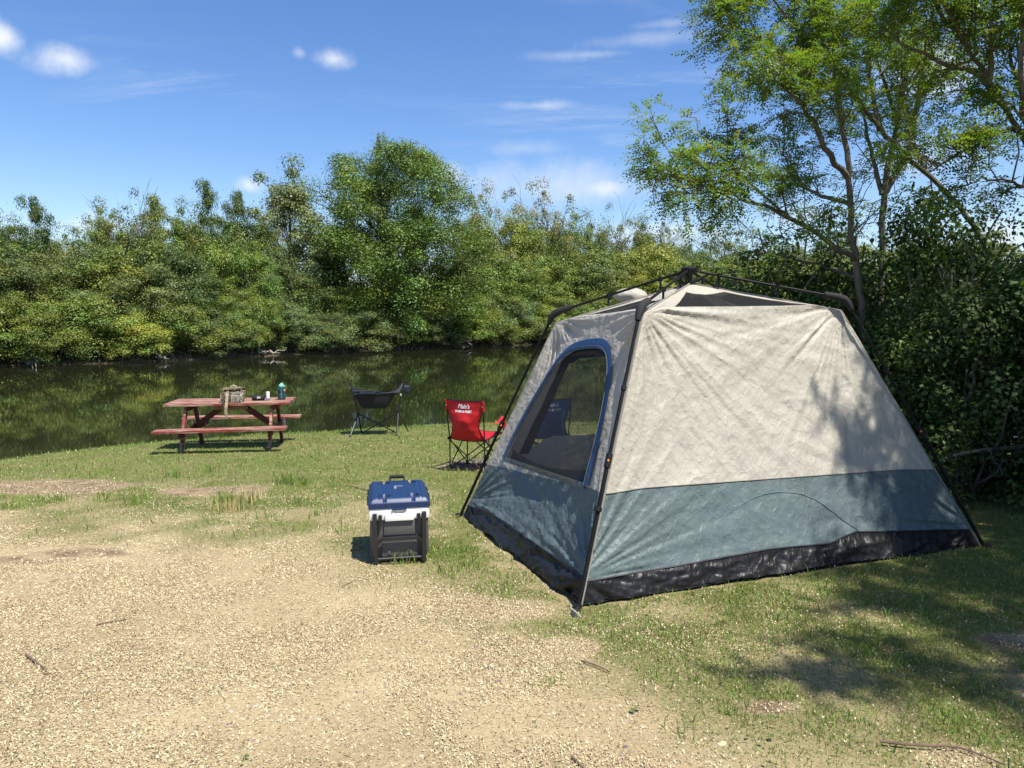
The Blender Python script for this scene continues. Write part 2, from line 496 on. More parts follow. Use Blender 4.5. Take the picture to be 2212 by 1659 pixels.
def build_ground():
    xs = axis(-9, 8, .05, -500, 500, 1.12); ys = axis(1.6, 15.6, .05, -60, 900, 1.12)
    X, Y = np.meshgrid(xs, ys)
    Z = gz(X, Y)
    near = (X > -9.5) & (X < 8.5) & (Y > 1) & (Y < 16)
    lw = np.where(near, 0, 1.0); mu = np.zeros_like(X)
    lw[near] = lawn(X[near], Y[near]); mu[near] = mulch(X[near], Y[near])
    sdall = edge_dist(X, Y)
    lw = np.where(near, lw, np.where(Y > 8, 1.0, ss(-.5, .8, sdall)))
    mu = np.where((Y - shore_far(X)) > -3, 1.0, mu)
    Z = Z + near * (.008 * (fbm(X * 7, Y * 7, 3, 3) - .5) + .012 * lw * (fbm(X * 3, Y * 3, 2, 5) - .4))
    V = np.stack([X, Y, Z], -1).reshape(-1, 3)
    m = len(xs); n = len(ys)
    i = np.arange(n - 1)[:, None] * m + np.arange(m - 1)[None, :]
    F = np.stack([i, i + 1, i + m + 1, i + m], -1).reshape(-1, 4)
    me = mesh_np('ground', V, F, smooth=True, attrs={'lawn': lw, 'mulch': mu})
    mt, N, L, b = new_mat('ground_soil')
    def at(nm):
        a = N.new('ShaderNodeAttribute'); a.attribute_name = nm; return a.outputs['Fac']
    n1 = add_noise(N, L, 1.3, 6, .6); n2 = add_noise(N, L, 60, 5, .7); n3 = add_noise(N, L, 240, 3, .6)
    def mixc(f, a, c, mode='MIX'):
        x = N.new('ShaderNodeMix'); x.data_type = 'RGBA'; x.blend_type = mode
        for s, v in (('Factor', f), ('A', a), ('B', c)):
            if hasattr(v, 'links'): L.new(v, x.inputs[s])
            elif s == 'Factor': x.inputs[s].default_value = v
            else: x.inputs[s].default_value = (*v, 1)
        return x.outputs['Result']
    sand = ramp(N, L, n1, [(.3, (.33, .265, .16)), (.7, (.47, .385, .24))])
    grit_shade = ramp(N, L, n2, [(.25, (.36, .32, .28)), (.46, (.92, .9, .86)), (.8, (1.25, 1.22, 1.15))])  # sand grain; its dark end also paints the small shadows between chips
    sand = mixc(1.0, sand, grit_shade, 'MULTIPLY')
    soil = ramp(N, L, n2, [(.3, (.085, .085, .03)), (.7, (.22, .205, .085))])
    mul = ramp(N, L, n2, [(.3, (.055, .036, .026)), (.55, (.17, .115, .075)), (.8, (.36, .26, .16))])
    c = mixc(at('lawn'), sand, soil)
    mm = N.new('ShaderNodeMath'); mm.operation = 'MULTIPLY'; L.new(at('mulch'), mm.inputs[0])
    L.new(ramp(N, L, add_noise(N, L, 5, 5, .7), [(.35, (.2, .2, .2)), (.62, (1, 1, 1))]), mm.inputs[1])
    c = mixc(mm.outputs[0], c, mul)
    L.new(c, b.inputs['Base Color']); b.inputs['Roughness'].default_value = .95; b.inputs['Specular IOR Level'].default_value = .15
    ad = N.new('ShaderNodeMath'); ad.operation = 'MULTIPLY_ADD'; L.new(n3, ad.inputs[0]); ad.inputs[1].default_value = .4; L.new(n2, ad.inputs[2])
    bump(N, L, ad.outputs[0], b, .012, .8)
    tag(link('ground', me, mt), kind='structure')
build_ground()

def build_lake():
    mt, N, L, b = new_mat('lake_water')
    b.inputs['Base Color'].default_value = (.015, .018, .008, 1); b.inputs['Roughness'].default_value = .03
    b.inputs['IOR'].default_value = 1.33; b.inputs['Specular IOR Level'].default_value = .5
    n1 = add_noise(N, L, .9, 3, .5, stretch=(1, 1.6, 1)); n2 = add_noise(N, L, 6, 3, .55, stretch=(1, 1.8, 1))
    wn = add_noise(N, L, .12, 3, .5)
    ad = N.new('ShaderNodeMath'); ad.operation = 'MULTIPLY_ADD'; L.new(n2, ad.inputs[0]); ad.inputs[1].default_value = .16; L.new(n1, ad.inputs[2])
    mu = N.new('ShaderNodeMath'); mu.operation = 'MULTIPLY'; L.new(ad.outputs[0], mu.inputs[0])
    L.new(ramp(N, L, wn, [(.35, (.35,) * 3), (.65, (1,) * 3)]), mu.inputs[1])
    bump(N, L, mu.outputs[0], b, .05, .026)
    m = MB(); m.grid(np.stack(np.meshgrid(np.linspace(-300, 300, 7), np.linspace(-40, 400, 6)) + [np.full((6, 7), WATER)], -1))
    tag(m.build('lake_water', mt), kind='structure')
build_lake()

# ------------------------------------------------------------------ grass, seed litter, stones
def scatter(dens, ymin=2.1, ymax=16.2):
    """random ground points, dens(y) per square metre, inside the wedge in front of the camera and a little beside it"""
    P = []
    ys = np.arange(ymin, ymax, .25)
    for y0 in ys:
        w = .84 * (y0 + .25) + .5
        n = int(dens(y0 + .12) * .25 * 2 * w)
        P.append(np.stack([rng.uniform(-w, w, n), rng.uniform(y0, y0 + .25, n)], -1))
    P = np.concatenate(P)
    ok = (P[:, 1] < shore_near(P[:, 0]) - .02) & (P[:, 0] < 9)
    return P[ok]
def ground_z(x, y):
    lw = lawn(x, y)
    return gz(x, y) + .008 * (fbm(x * 7, y * 7, 3, 3) - .5) + .012 * lw * (fbm(x * 3, y * 3, 2, 5) - .4), lw
TUFTS = [(505, 1100, 60, .2), (545, 1085, 45, .17), (480, 1085, 50, .16), (300, 1088, 40, .13), (230, 1080, 35, .13), (120, 1085, 30, .12), (640, 1090, 30, .12), (700, 1110, 30, .1),
         (620, 1045, 60, .18), (655, 1050, 40, .15), (860, 1208, 50, .13), (880, 1212, 40, .13), (915, 1205, 20, .1), (740, 1150, 30, .1), (960, 1240, 30, .09), (1010, 1230, 30, .09),
         (1180, 1480, 26, .07), (1480, 1585, 22, .07), (570, 1120, 24, .1), (380, 1030, 40, .14), (450, 1020, 40, .12), (930, 1090, 30, .12), (1600, 1540, 30, .06), (1830, 1560, 40, .07), (20, 1100, 40, .12), (330, 1130, 20, .07)]
def build_grass():
    P = scatter(lambda y: 15500 * min(1, (4.2 / y) ** 1.35))
    z, lw = ground_z(P[:, 0], P[:, 1])
    clump = ss(.3, .7, fbm(P[:, 0] * 14, P[:, 1] * 14, 2, 41))
    keep = (rng.random(len(P)) < lw * (.5 + .5 * clump)) & ~in_poly(P[:, 0], P[:, 1], TENT_POLY)
    P, z, lw, clump = P[keep], z[keep], lw[keep], clump[keep]
    h = (.010 + .018 * rng.random(len(P)) ** 1.6) * (.55 + .75 * lw) * (.7 + .6 * fbm(P[:, 0] * 3, P[:, 1] * 3, 2, 8))
    sh = np.exp(-((shore_near(P[:, 0]) - P[:, 1]) / .7) ** 2)
    h = h * (1 + 1.5 * sh * rng.random(len(P)) ** 2) + .045 * (rng.random(len(P)) < .012)
    kind = fbm(P[:, 0] * .8, P[:, 1] * .8, 3, 51)
    extra = []
    for (u, v, n, hh) in TUFTS:
        c = on_ground(u, v)
        q = rng.normal(0, .05 + .12 * hh, (n, 2)) + np.array(c[:2])
        extra.append(np.column_stack([q, hh * rng.uniform(.4, 1.05, n), np.full(n, 1.0 if (u, v) == (505, 1100) or (u, v) == (545, 1085) else 0.0)]))
    e = np.concatenate(extra)
    P = np.concatenate([P, e[:, :2]]); h = np.concatenate([h, e[:, 2]])
    z = np.concatenate([z, gz(e[:, 0], e[:, 1])]); kind = np.concatenate([kind, .5 - .35 * e[:, 3] + 0 * e[:, 2]])
    dry_t = np.concatenate([np.zeros(len(P) - len(e)), e[:, 3]])
    n = len(P)
    yaw = rng.uniform(0, 2 * np.pi, n); lean = rng.uniform(.1, 1.0, n) * h * np.where(h > .06, .55, 1.1)
    ld = rng.uniform(0, 2 * np.pi, n)
    w = (.0012 + .0010 * rng.random(n)) * (1 + .16 * np.clip(P[:, 1] - 3, 0, 9)) * (1 + .6 * (h > .06))
    bx, by = np.cos(yaw) * w, np.sin(yaw) * w
    lx, ly = np.cos(ld) * lean, np.sin(ld) * lean
    z0 = z - .004
    V = np.empty((n, 5, 3), np.float32)
    V[:, 0] = np.column_stack([P[:, 0] - bx, P[:, 1] - by, z0]); V[:, 1] = np.column_stack([P[:, 0] + bx, P[:, 1] + by, z0])
    mx, my, mz = P[:, 0] + lx * .3, P[:, 1] + ly * .3, z0 + h * .62
    V[:, 2] = np.column_stack([mx + bx * .8, my + by * .8, mz]); V[:, 3] = np.column_stack([mx - bx * .8, my - by * .8, mz])
    V[:, 4] = np.column_stack([P[:, 0] + lx, P[:, 1] + ly, z0 + h * .98])
    b = (np.arange(n) * 5)[:, None]
    nb = ((P[:, 1] < 5.2) | (h > .05))[:, None]
    q = b[nb[:, 0]]
    F = np.concatenate([b[~nb[:, 0]] + np.array([[0, 1, 4]]), q + np.array([[0, 1, 2]]), q + np.array([[0, 2, 3]]), q + np.array([[3, 2, 4]])])
    r = rng.random(n)
    g = np.array([.120, .205, .034]); yg = np.array([.205, .30, .060]); st = np.array([.46, .36, .16])
    t1 = np.clip(rng.random(n) * .75 + (kind - .5) * 1.0 + .22, 0, 1)[:, None]
    c = g * (1 - t1) + yg * t1
    dry = np.maximum((r < .09 + .14 * (kind < .42)).astype(float) * rng.uniform(.4, 1, n), dry_t * (rng.random(n) < .75))[:, None]
    c = (c * (1 - dry) + st * dry) * rng.uniform(.75, 1.25, n)[:, None]
    me = mesh_np('lawn_grass', V, F, np.repeat(c, 5, 0))
    tag(link('lawn_grass', me, vcol_mat('grass_blade', .55, .3)), 'short mown grass thinning out into the pale gravel', 'grass', kind='stuff')
build_grass()

def build_litter():
    P = scatter(lambda y: 17000 * min(1, (3.3 / y) ** 1.5), 1.9, 11.5)
    z, lw = ground_z(P[:, 0], P[:, 1])
    pat = fbm(P[:, 0] * 2.6, P[:, 1] * 2.6, 3, 61)
    sdp = edge_dist(P[:, 0], P[:, 1])
    fr = P[:, 1] < 4.6
    dens = np.where(lw > .3, .07 + .20 * ss(.45, .7, pat), .22 + .78 * ss(.36, .6, pat))
    dens = dens * (1 - .5 * mulch(P[:, 0], P[:, 1])) * (1 - .7 * ss(.9, 2.6, sdp))
    keep = (rng.random(len(P)) < dens) & ~in_poly(P[:, 0], P[:, 1], TENT_POLY)
    P, z, lw = P[keep], z[keep], lw[keep]
    n = len(P)
    s = 1 + .10 * np.clip(P[:, 1] - 3, 0, 8)
    ln = rng.uniform(.003, .0066, n) * s; w = ln * rng.uniform(.35, .75, n)
    yaw = rng.uniform(0, 2 * np.pi, n); tl = rng.normal(0, .5, n); tr = rng.normal(0, .5, n)
    z = z + .002 + lw * rng.uniform(0, .016, n)
    cx, cy = np.cos(yaw), np.sin(yaw)
    a = np.column_stack([cx, cy, tl]) * ln[:, None]; bb = np.column_stack([-cy, cx, tr]) * w[:, None]
    C = np.column_stack([P, z + np.abs(tl) * ln + np.abs(tr) * w])
    curl = np.zeros((n, 3)); curl[:, 2] = rng.uniform(0, .5, n) * w
    V = np.stack([C - a - .5 * bb, C + .1 * a + bb + curl, C + a - .6 * bb], 1)
    F = np.arange(n * 3).reshape(n, 3)
    r = rng.random(n)[:, None]
    pale = np.array([.60, .51, .33]); mid = np.array([.42, .335, .19]); brn = np.array([.20, .13, .075])
    c = np.where(r < .5, pale, np.where(r < .82, mid, np.where(r < .965, brn, np.array([.10, .13, .04])))) * rng.uniform(.8, 1.15, n)[:, None]
    me = mesh_np('seed_litter', V, F, np.repeat(c, 3, 0))
    tag(link('seed_litter', me, vcol_mat('dry_seed', .7, .15)), 'pale dry seed husks littering the gravel and grass', 'seed litter', kind='stuff')
    # stones
    P = scatter(lambda y: 1000 * min(1, (3.2 / y) ** 1.5), 1.9, 8)
    lw = lawn(P[:, 0], P[:, 1])
    pat = fbm(P[:, 0] * 1.1, P[:, 1] * 1.1, 3, 71)
    keep = (rng.random(len(P)) < (1 - lw) ** 2 * ss(.35, .62, pat + .25 * (P[:, 1] < 3.6))) & (edge_dist(P[:, 0], P[:, 1]) < .2)
    P = P[keep]; n = len(P)
    base = np.array([(math.cos(k * math.pi / 3), math.sin(k * math.pi / 3), 0) for k in range(6)] + [(.55 * math.cos(k * math.pi / 3 + .5), .55 * math.sin(k * math.pi / 3 + .5), .75) for k in range(6)] + [(0, 0, .92)])
    fc = [(k, (k + 1) % 6, 6 + k) for k in range(6)] + [((k + 1) % 6, 6 + (k + 1) % 6, 6 + k) for k in range(6)] + [(6 + k, 6 + (k + 1) % 6, 12) for k in range(6)]
    sz = (.003 + .009 * rng.random(n) ** 5) * (1 + .08 * np.clip(P[:, 1] - 3, 0, 5)); yaw = rng.uniform(0, 6.28, n)
    big = rng.permutation(np.nonzero(P[:, 1] < 4.2)[0])[:9]; sz[big] = rng.uniform(.012, .024, len(big))
    bs = base[None] * (1 + rng.normal(0, .16, (n, 13, 1)))
    asp = rng.uniform(.55, 1, n)[:, None]; fl = rng.uniform(.35, .8, n)[:, None]; fl[big] = .16
    x = bs[..., 0]; y = bs[..., 1] * asp; zz = bs[..., 2] * fl
    cx, sx = np.cos(yaw)[:, None], np.sin(yaw)[:, None]
    V = np.stack([P[:, :1] + sz[:, None] * (x * cx - y * sx), P[:, 1:2] + sz[:, None] * (x * sx + y * cx), gz(P[:, 0], P[:, 1])[:, None] - .001 + sz[:, None] * zz], -1)
    F = ((np.arange(n) * 13)[:, None, None] + np.array(fc)[None]).reshape(-1, 3)
    r = rng.random(n)[:, None]
    c = np.where(r < .62, (.50, .40, .24), np.where(r < .82, (.44, .38, .30), np.where(r < .94, (.26, .20, .15), (.12, .11, .12)))) * rng.uniform(.75, 1.15, n)[:, None]
    me = mesh_np('gravel', V, F, np.repeat(c, 13, 0), smooth=False)
    tag(link('gravel', me, vcol_mat('gravel_stone', .8)), 'small pale stones of the gravel pad', 'gravel', kind='stuff')
build_litter()

# ------------------------------------------------------------------ foliage generators
def leaf_quads(C, nrm, ln, wd, g, fold=.12):
    n = len(C)
    t = g.normal(size=(n, 3)); t -= nrm * (t * nrm).sum(1, keepdims=True); t /= np.linalg.norm(t, axis=1, keepdims=True) + 1e-9
    b = np.cross(nrm, t)
    ln = np.asarray(ln)[:, None]; wd = np.asarray(wd)[:, None]
    a = C - t * ln * .5; e = C + t * ln * .5
    l = C - t * ln * .08 + b * wd * .5 + nrm * ln * fold; r = C - t * ln * .08 - b * wd * .5 + nrm * ln * fold
    return np.stack([a, r, e, l], 1)
def unit(g, n):
    v = g.normal(size=(n, 3)); return v / np.linalg.norm(v, axis=1, keepdims=True)
def crown_mesh(name, seed, H, W, base, nclump, nleaf, leaf, shape='round', cr=(.09, .17), up=.32, inner=.2, lobe=.2):
    """clumps of small leaf faces on an uneven crown of height H, width W, first leaves at base*H"""
    g = np.random.default_rng(seed)
    hh = g.random(nclump * 4) ** (.85)
    if shape == 'round': env = np.clip(1 - np.abs((hh - .40) / .62) ** 2.6, 0, 1) ** .45
    elif shape == 'tall': env = np.clip(np.sin(np.pi * np.clip(hh * .86 + .14, 0, 1)) ** .7, 0, 1)
    elif shape == 'shrub': env = np.sqrt(np.clip(1 - ((hh - .15) / .88) ** 2, 0, 1))
    elif shape == 'vase': env = .35 + .65 * np.sqrt(np.clip(1 - ((hh - .68) / .40) ** 2, 0, 1)) * (hh > .28)
    th = g.uniform(0, 2 * np.pi, len(hh))
    lob = .80 + lobe * np.sin(th * 3 + g.uniform(0, 6)) * np.sin(hh * 7 + g.uniform(0, 6)) + .12 * np.sin(th * 5 + 1.7 * seed)
    rr = np.where(g.random(len(hh)) < inner, g.random(len(hh)) ** .5 * .8, g.uniform(.62, 1.16, len(hh))) * env * lob * W / 2
    keep = np.arange(len(hh))[:nclump]
    C = np.column_stack([rr * np.cos(th), rr * np.sin(th), H * (base + (1 - base) * hh * .96 * (1 + .5 * lobe * g.normal(size=len(hh)) * (hh > .5)))])[keep]
    R0 = g.uniform(cr[0], cr[1], nclump) * W * (.75 + .5 * g.random(nclump))
    ci = g.integers(0, nclump, nleaf)
    d = unit(g, nleaf); d[:, 2] = np.where((d[:, 2] < -.3) & (g.random(nleaf) < .5), -d[:, 2], d[:, 2])
    rad = (.35 + .65 * g.random(nleaf) ** .5) * (1 + np.where(g.random(nleaf) < .12, .5, .16) * g.normal(size=nleaf))
    pos = C[ci] + d * rad[:, None] * R0[ci][:, None] * np.array([1, 1, .95])
    pos[:, 2] = np.clip(pos[:, 2], .02 * H, None)
    nr = d * 1.0 + np.array([0, 0, up]) + .42 * g.normal(size=(nleaf, 3)); nr /= np.linalg.norm(nr, axis=1, keepdims=True)
    ln = leaf * g.uniform(.65, 1.35, nleaf)
    pos[:, 2] *= H / np.percentile(pos[:, 2], 99.7)
    V = leaf_quads(pos, nr, ln, ln * g.uniform(.5, .8, nleaf), g)
    ct = g.uniform(.78, 1.22, nclump); cy = g.normal(0, .10, nclump)
    c = np.ones((nleaf, 3)) * (ct[ci] * g.uniform(.84, 1.16, nleaf))[:, None]
    c[:, 0] *= 1 + cy[ci] + g.normal(0, .05, nleaf); c[:, 2] *= 1 - cy[ci]
    me = mesh_np(name, V, np.arange(nleaf * 4).reshape(-1, 4), np.repeat(c, 4, 0))
    return me, C
def limb(m, p, q, r0, r1, g, n=5, sides=5, wob=.08):
    p, q = np.array(p, float), np.array(q, float); L_ = np.linalg.norm(q - p)
    pts = []
    for i in range(n):
        t = i / (n - 1); o = g.normal(0, wob * L_ / 3, 3) * math.sin(math.pi * t)
        pts.append(p + (q - p) * t + o + np.array([0, 0, .10 * L_ * math.sin(math.pi * t)]))
    m.tube(pts, [r0 + (r1 - r0) * i / (n - 1) for i in range(n)], sides)
    return pts
def trunk_mesh(name, seed, H, C, stems=1, r=.12, base=.2, twigs=0):
    g = np.random.default_rng(seed + 99); m = MB()
    for s in range(stems):
        sp = 0 if stems == 1 else .12 * H
        top = np.array([g.normal(0, sp + .03 * H), g.normal(0, sp + .03 * H), H * (.8 if stems == 1 else .7)])
        b0 = np.array([g.normal(0, .04 * H * (stems > 1)), g.normal(0, .04 * H * (stems > 1)), -.25])
        pts = limb(m, b0, top, r / math.sqrt(stems), r * .2, g, 8, 7, .05)
        sel = g.permutation(len(C))[:max(6, 26 // stems)]
        for k in sel:
            c = C[k]; t = np.clip((c[2] / H) - .22, .12, .9); i = int(t * 7)
            limb(m, pts[i], c, r * .32 / math.sqrt(stems) * (1 - t * .5), .012, g, 5, 4, .12)
            for _ in range(twigs):
                limb(m, pts[i] * .4 + c * .6, c + g.normal(0, .09 * H, 3), .018, .006, g, 4, 3, .12)
    me = bpy.data.meshes.new(name); me.from_pydata(m.v, [], m.f); me.update()
    return me
LEAF = leaf_mat('leaf_far', .13, .5)
BARK = plain('bark', (.105, .085, .065), .9, var=.45, scale=9, bmp=.6, spec=.2, stretch=(1, 1, .2))
BARK_PALE = plain('bark_pale', (.30, .27, .22), .9, var=.3, scale=9, bmp=.5, spec=.2, stretch=(1, 1, .25))
# ------------------------------------------------------------------ far shore trees and shrubs
def variant(key, seed, H, W, base, ncl, nl, leaf, shape, stems, r, cr=(.09, .17), inner=.2, twigs=0, lobe=.2):
    cm, C = crown_mesh('crown_' + key, seed, H, W, base, ncl, nl, leaf, shape, cr, inner=inner, lobe=lobe)
    tm = trunk_mesh('trunk_' + key, seed, H, C, stems, r, base, twigs)
    return dict(H=H, W=W, crown=cm, trunk=tm)
VAR = {
    'shrub1': variant('shrub', 1, 4, 4.6, .04, 80, 32000, .085, 'shrub', 4, .10, (.08, .16)),
    'shrub2': variant('shrub_b', 2, 4, 4.8, .03, 75, 31000, .082, 'shrub', 4, .10, (.08, .17)),
    'shrub3': variant('shrub_c', 3, 4.4, 4.2, .05, 85, 32000, .080, 'shrub', 5, .10, (.08, .15)),
    'round1': variant('round', 4, 8, 6.5, .08, 95, 36000, .105, 'round', 2, .16, (.075, .14)),
    'round2': variant('round_b', 5, 8, 6.0, .08, 90, 35000, .105, 'round', 2, .16, (.075, .14)),
    'tall1': variant('tall', 6, 10, 5.6, .12, 85, 26000, .115, 'tall', 1, .18, (.07, .15)),
    'tall2': variant('tall_b', 7, 10, 5.2, .12, 70, 22000, .12, 'tall', 1, .17, (.07, .16)),
    'thin1': variant('thin', 8, 9, 6.5, .25, 80, 11000, .11, 'vase', 2, .15, (.05, .11), .3, 2),
    'thin2': variant('thin_b', 9, 9, 6.0, .25, 65, 7000, .11, 'vase', 2, .14, (.05, .10), .3, 2),
    'big': variant('big', 10, 14.5, 13.5, .04, 330, 150000, .118, 'round', 1, .38, (.05, .09), .42, lobe=.05),
}
TINT = {'mid': (.132, .180, .033), 'bright': (.140, .205, .032), 'yellow': (.225, .255, .040), 'grey': (.128, .168, .052), 'dark': (.068, .112, .025),
        'pale': (.165, .200, .070), 'tan': (.215, .21, .07), 'lime': (.150, .205, .033)}
TINTNAME = {'mid': 'mid green', 'bright': 'bright green', 'yellow': 'yellow-green', 'grey': 'grey-green', 'dark': 'dark green', 'pale': 'pale green', 'tan': 'yellowish tan', 'lime': 'lime green'}
def ordinal(k):
    return {1: 'first', 2: 'second', 3: 'third', 4: 'fourth', 5: 'fifth', 6: 'sixth', 7: 'seventh', 8: 'eighth', 9: 'ninth', 10: 'tenth'}.get(k, '%d%s' % (k, 'th' if k % 100 in (11, 12, 13) else {1: 'st', 2: 'nd', 3: 'rd'}.get(k % 10, 'th')))
FAR_SPOTS = []
def far_plant(u, back, vtop, key, wide, tint, name, label, cat, group, jit=0.0, lean=0.0, trunk_mat=None, r=random.Random(5)):
    V = VAR[key]
    k = (u - PW / 2) / FPX
    y = 20.0
    while y < 120 and y - back < float(shore_far(k * y)): y += .1
    x = k * y
    z = G(x, y)
    top = at_y(u, vtop, y).z
    h = max(.6, top - z)
    s = h / V['H'] * 1.0
    w = wide * FPX ** -1 * y / V['W']
    o = empty(name, (x, y, z - .02), r.uniform(0, 6.28), label, cat, group)
    o.rotation_euler[0] = lean
    o.scale = (w, w, s)
    t = link('trunk', V['trunk'], trunk_mat or BARK, o)
    if trunk_mat: t.material_slots[0].link = 'OBJECT'; t.material_slots[0].material = trunk_mat
    c = link('crown', V['crown'], LEAF, o)
    f = r.uniform(.86, 1.14)
    tc = TINT[tint]; c.color = (tc[0] * f * r.uniform(.93, 1.07), tc[1] * f, tc[2] * f, 1)
    FAR_SPOTS.append((x, y))
    return o
rr = random.Random(11)
# shrubs overhanging the waterline, left to right: (column, row of the top, width in pixels, tint)
front = [(-70, 650, 190, 'mid'), (15, 640, 170, 'lime'), (100, 668, 170, 'mid'), (185, 640, 180, 'mid'), (262, 690, 120, 'lime'), (312, 668, 150, 'yellow'), (390, 655, 150, 'mid'),
         (455, 690, 120, 'grey'), (520, 660, 110, 'mid'), (560, 640, 110, 'lime'), (632, 650, 120, 'grey'), (700, 690, 130, 'grey'), (765, 672, 150, 'grey'), (835, 700, 90, 'pale'),
         (880, 668, 120, 'mid'), (945, 676, 110, 'grey'), (1000, 655, 130, 'lime'), (1065, 668, 110, 'mid'), (1115, 650, 120, 'grey'), (1175, 655, 120, 'lime'), (1240, 650, 120, 'mid'),
         (1310, 655, 130, 'mid'), (1400, 640, 140, 'grey'), (1490, 640, 130, 'mid'), (1580, 640, 140, 'lime'), (1680, 640, 140, 'mid'), (1790, 640, 150, 'mid')]
def densify(L_, dv):
    out = []
    for a, b in zip(L_, L_[1:] + [None]):
        out.append((*a, 0))
        if b: out.append(((a[0] + b[0]) / 2 + rr.uniform(-12, 12), (a[1] + b[1]) / 2 + rr.uniform(-dv, dv * .4), (a[2] + b[2]) / 2, rr.choice([a[3], b[3], 'mid', 'lime']), 1))
    return out
for i, (u, v, w, t, x2) in enumerate(densify(front, 34)):
    far_plant(u, rr.uniform(.2, 1.3) + 1.4 * x2, v, ['shrub1', 'shrub2', 'shrub3'][i % 3], w * 1.2, t, 'shrub',
              '%s leafy shrub hanging over the far waterline, %s along it from the left' % (TINTNAME[t], ordinal(i + 1)), 'shrub', 'shrubs along the far waterline')
mid = [(-40, 560, 230, 'mid'), (60, 545, 220, 'grey'), (150, 560, 190, 'mid'), (240, 548, 210, 'mid'), (330, 560, 200, 'grey'), (410, 568, 170, 'dark'), (470, 585, 150, 'lime'),
       (545, 520, 130, 'bright'), (610, 560, 180, 'grey'), (690, 610, 150, 'mid'), (770, 622, 170, 'dark'), (870, 622, 180, 'dark'), (960, 620, 170, 'mid'), (1010, 560, 150, 'grey'), (1080, 545, 170, 'mid'),
       (1150, 555, 150, 'lime'), (1210, 560, 160, 'mid'), (1290, 545, 150, 'grey'), (1370, 560, 170, 'yellow'), (1450, 552, 160, 'mid'), (1540, 560, 170, 'lime'), (1640, 560, 180, 'mid'), (1750, 550, 200, 'mid'), (1880, 560, 220, 'mid'), (2030, 560, 220, 'mid')]
for i, (u, v, w, t, x2) in enumerate(densify(mid, 30)):
    far_plant(u, rr.uniform(3.0, 4.8) + 1.2 * x2, v, ['round1', 'shrub1', 'round2', 'shrub3'][i % 4], w * 1.15, t, 'bushy_tree',
              '%s bushy tree filling the second row across the lake, %s from the left' % (TINTNAME[t], ordinal(i + 1)), 'tree', 'bushy trees behind the waterline shrubs')
back = [(775, 455, 150, 'round1', 'dark'), (905, 450, 150, 'round2', 'dark'), (30, 488, 150, 'round2', 'mid'), (122, 496, 140, 'round1', 'mid'), (205, 500, 150, 'round2', 'grey'), (335, 478, 140, 'round1', 'mid'), (440, 468, 130, 'round2', 'mid'), (548, 452, 130, 'round1', 'bright'), (1035, 468, 130, 'round2', 'mid'), (1140, 470, 140, 'round1', 'lime'), (1395, 508, 130, 'round2', 'mid'), (-30, 505, 200, 'round1', 'mid'), (12, 452, 90, 'tall1', 'dark'), (92, 425, 82, 'tall2', 'dark'), (150, 482, 130, 'thin1', 'pale'), (232, 430, 78, 'tall1', 'bright'), (300, 404, 140, 'thin2', 'grey'),
        (352, 425, 90, 'tall2', 'mid'), (405, 432, 80, 'tall1', 'mid'), (462, 392, 78, 'tall2', 'dark'), (525, 414, 70, 'tall2', 'dark'), (500, 470, 130, 'round2', 'grey'), (270, 480, 160, 'round2', 'mid'),
        (70, 500, 160, 'round1', 'grey'), (575, 470, 120, 'round1', 'mid'), (640, 343, 150, 'tall1', 'pale'), (600, 400, 90, 'thin1', 'pale'),
        (1055, 393, 130, 'thin1', 'tan'), (1165, 388, 150, 'thin1', 'tan'), (1110, 450, 150, 'round1', 'yellow'), (1250, 458, 110, 'round2', 'mid'), (1190, 470, 130, 'round1', 'mid'), (1330, 438, 110, 'thin2', 'pale'),
        (1385, 470, 80, 'tall1', 'bright'), (1432, 456, 110, 'thin1', 'grey'), (1310, 500, 150, 'round2', 'mid'), (1470, 515, 130, 'round1', 'mid'), (1545, 448, 130, 'thin2', 'grey'), (1585, 525, 130, 'round2', 'grey'), (1690, 520, 170, 'round1', 'mid'),
        (1800, 500, 160, 'round2', 'mid'), (1950, 510, 190, 'round1', 'mid'), (2110, 500, 190, 'round2', 'mid')]
look = {'round1': 'rounded', 'round2': 'broad rounded', 'tall1': 'upright', 'tall2': 'narrow upright', 'thin1': 'open airy', 'thin2': 'nearly bare twiggy'}
for i, (u, v, w, key, t) in enumerate(sorted(back)):
    far_plant(u, rr.uniform(7, 10.5), v, key, w * (1.4 if key.startswith('tall') else 1.15), t, 'skyline_tree',
              '%s %s tree on the far skyline, %s from the left' % (TINTNAME[t], look[key], ordinal(i + 1)), 'tree', 'trees on the far skyline')
far_plant(850, 4.4, 318, 'big', 480, 'bright', 'large_tree', 'largest broad dome-shaped bright green tree across the lake', 'tree', None)
far_plant(828, 9.0, 292, 'tall2', 60, 'grey', 'slender_tree', 'slender grey-green tree poking above the largest dome-shaped tree', 'tree', None)
far_plant(562, .4, 640, 'thin1', 80, 'lime', 'leaning_tree', 'small tree with pale bare trunk standing on the far waterline', 'tree', None, trunk_mat=BARK_PALE)

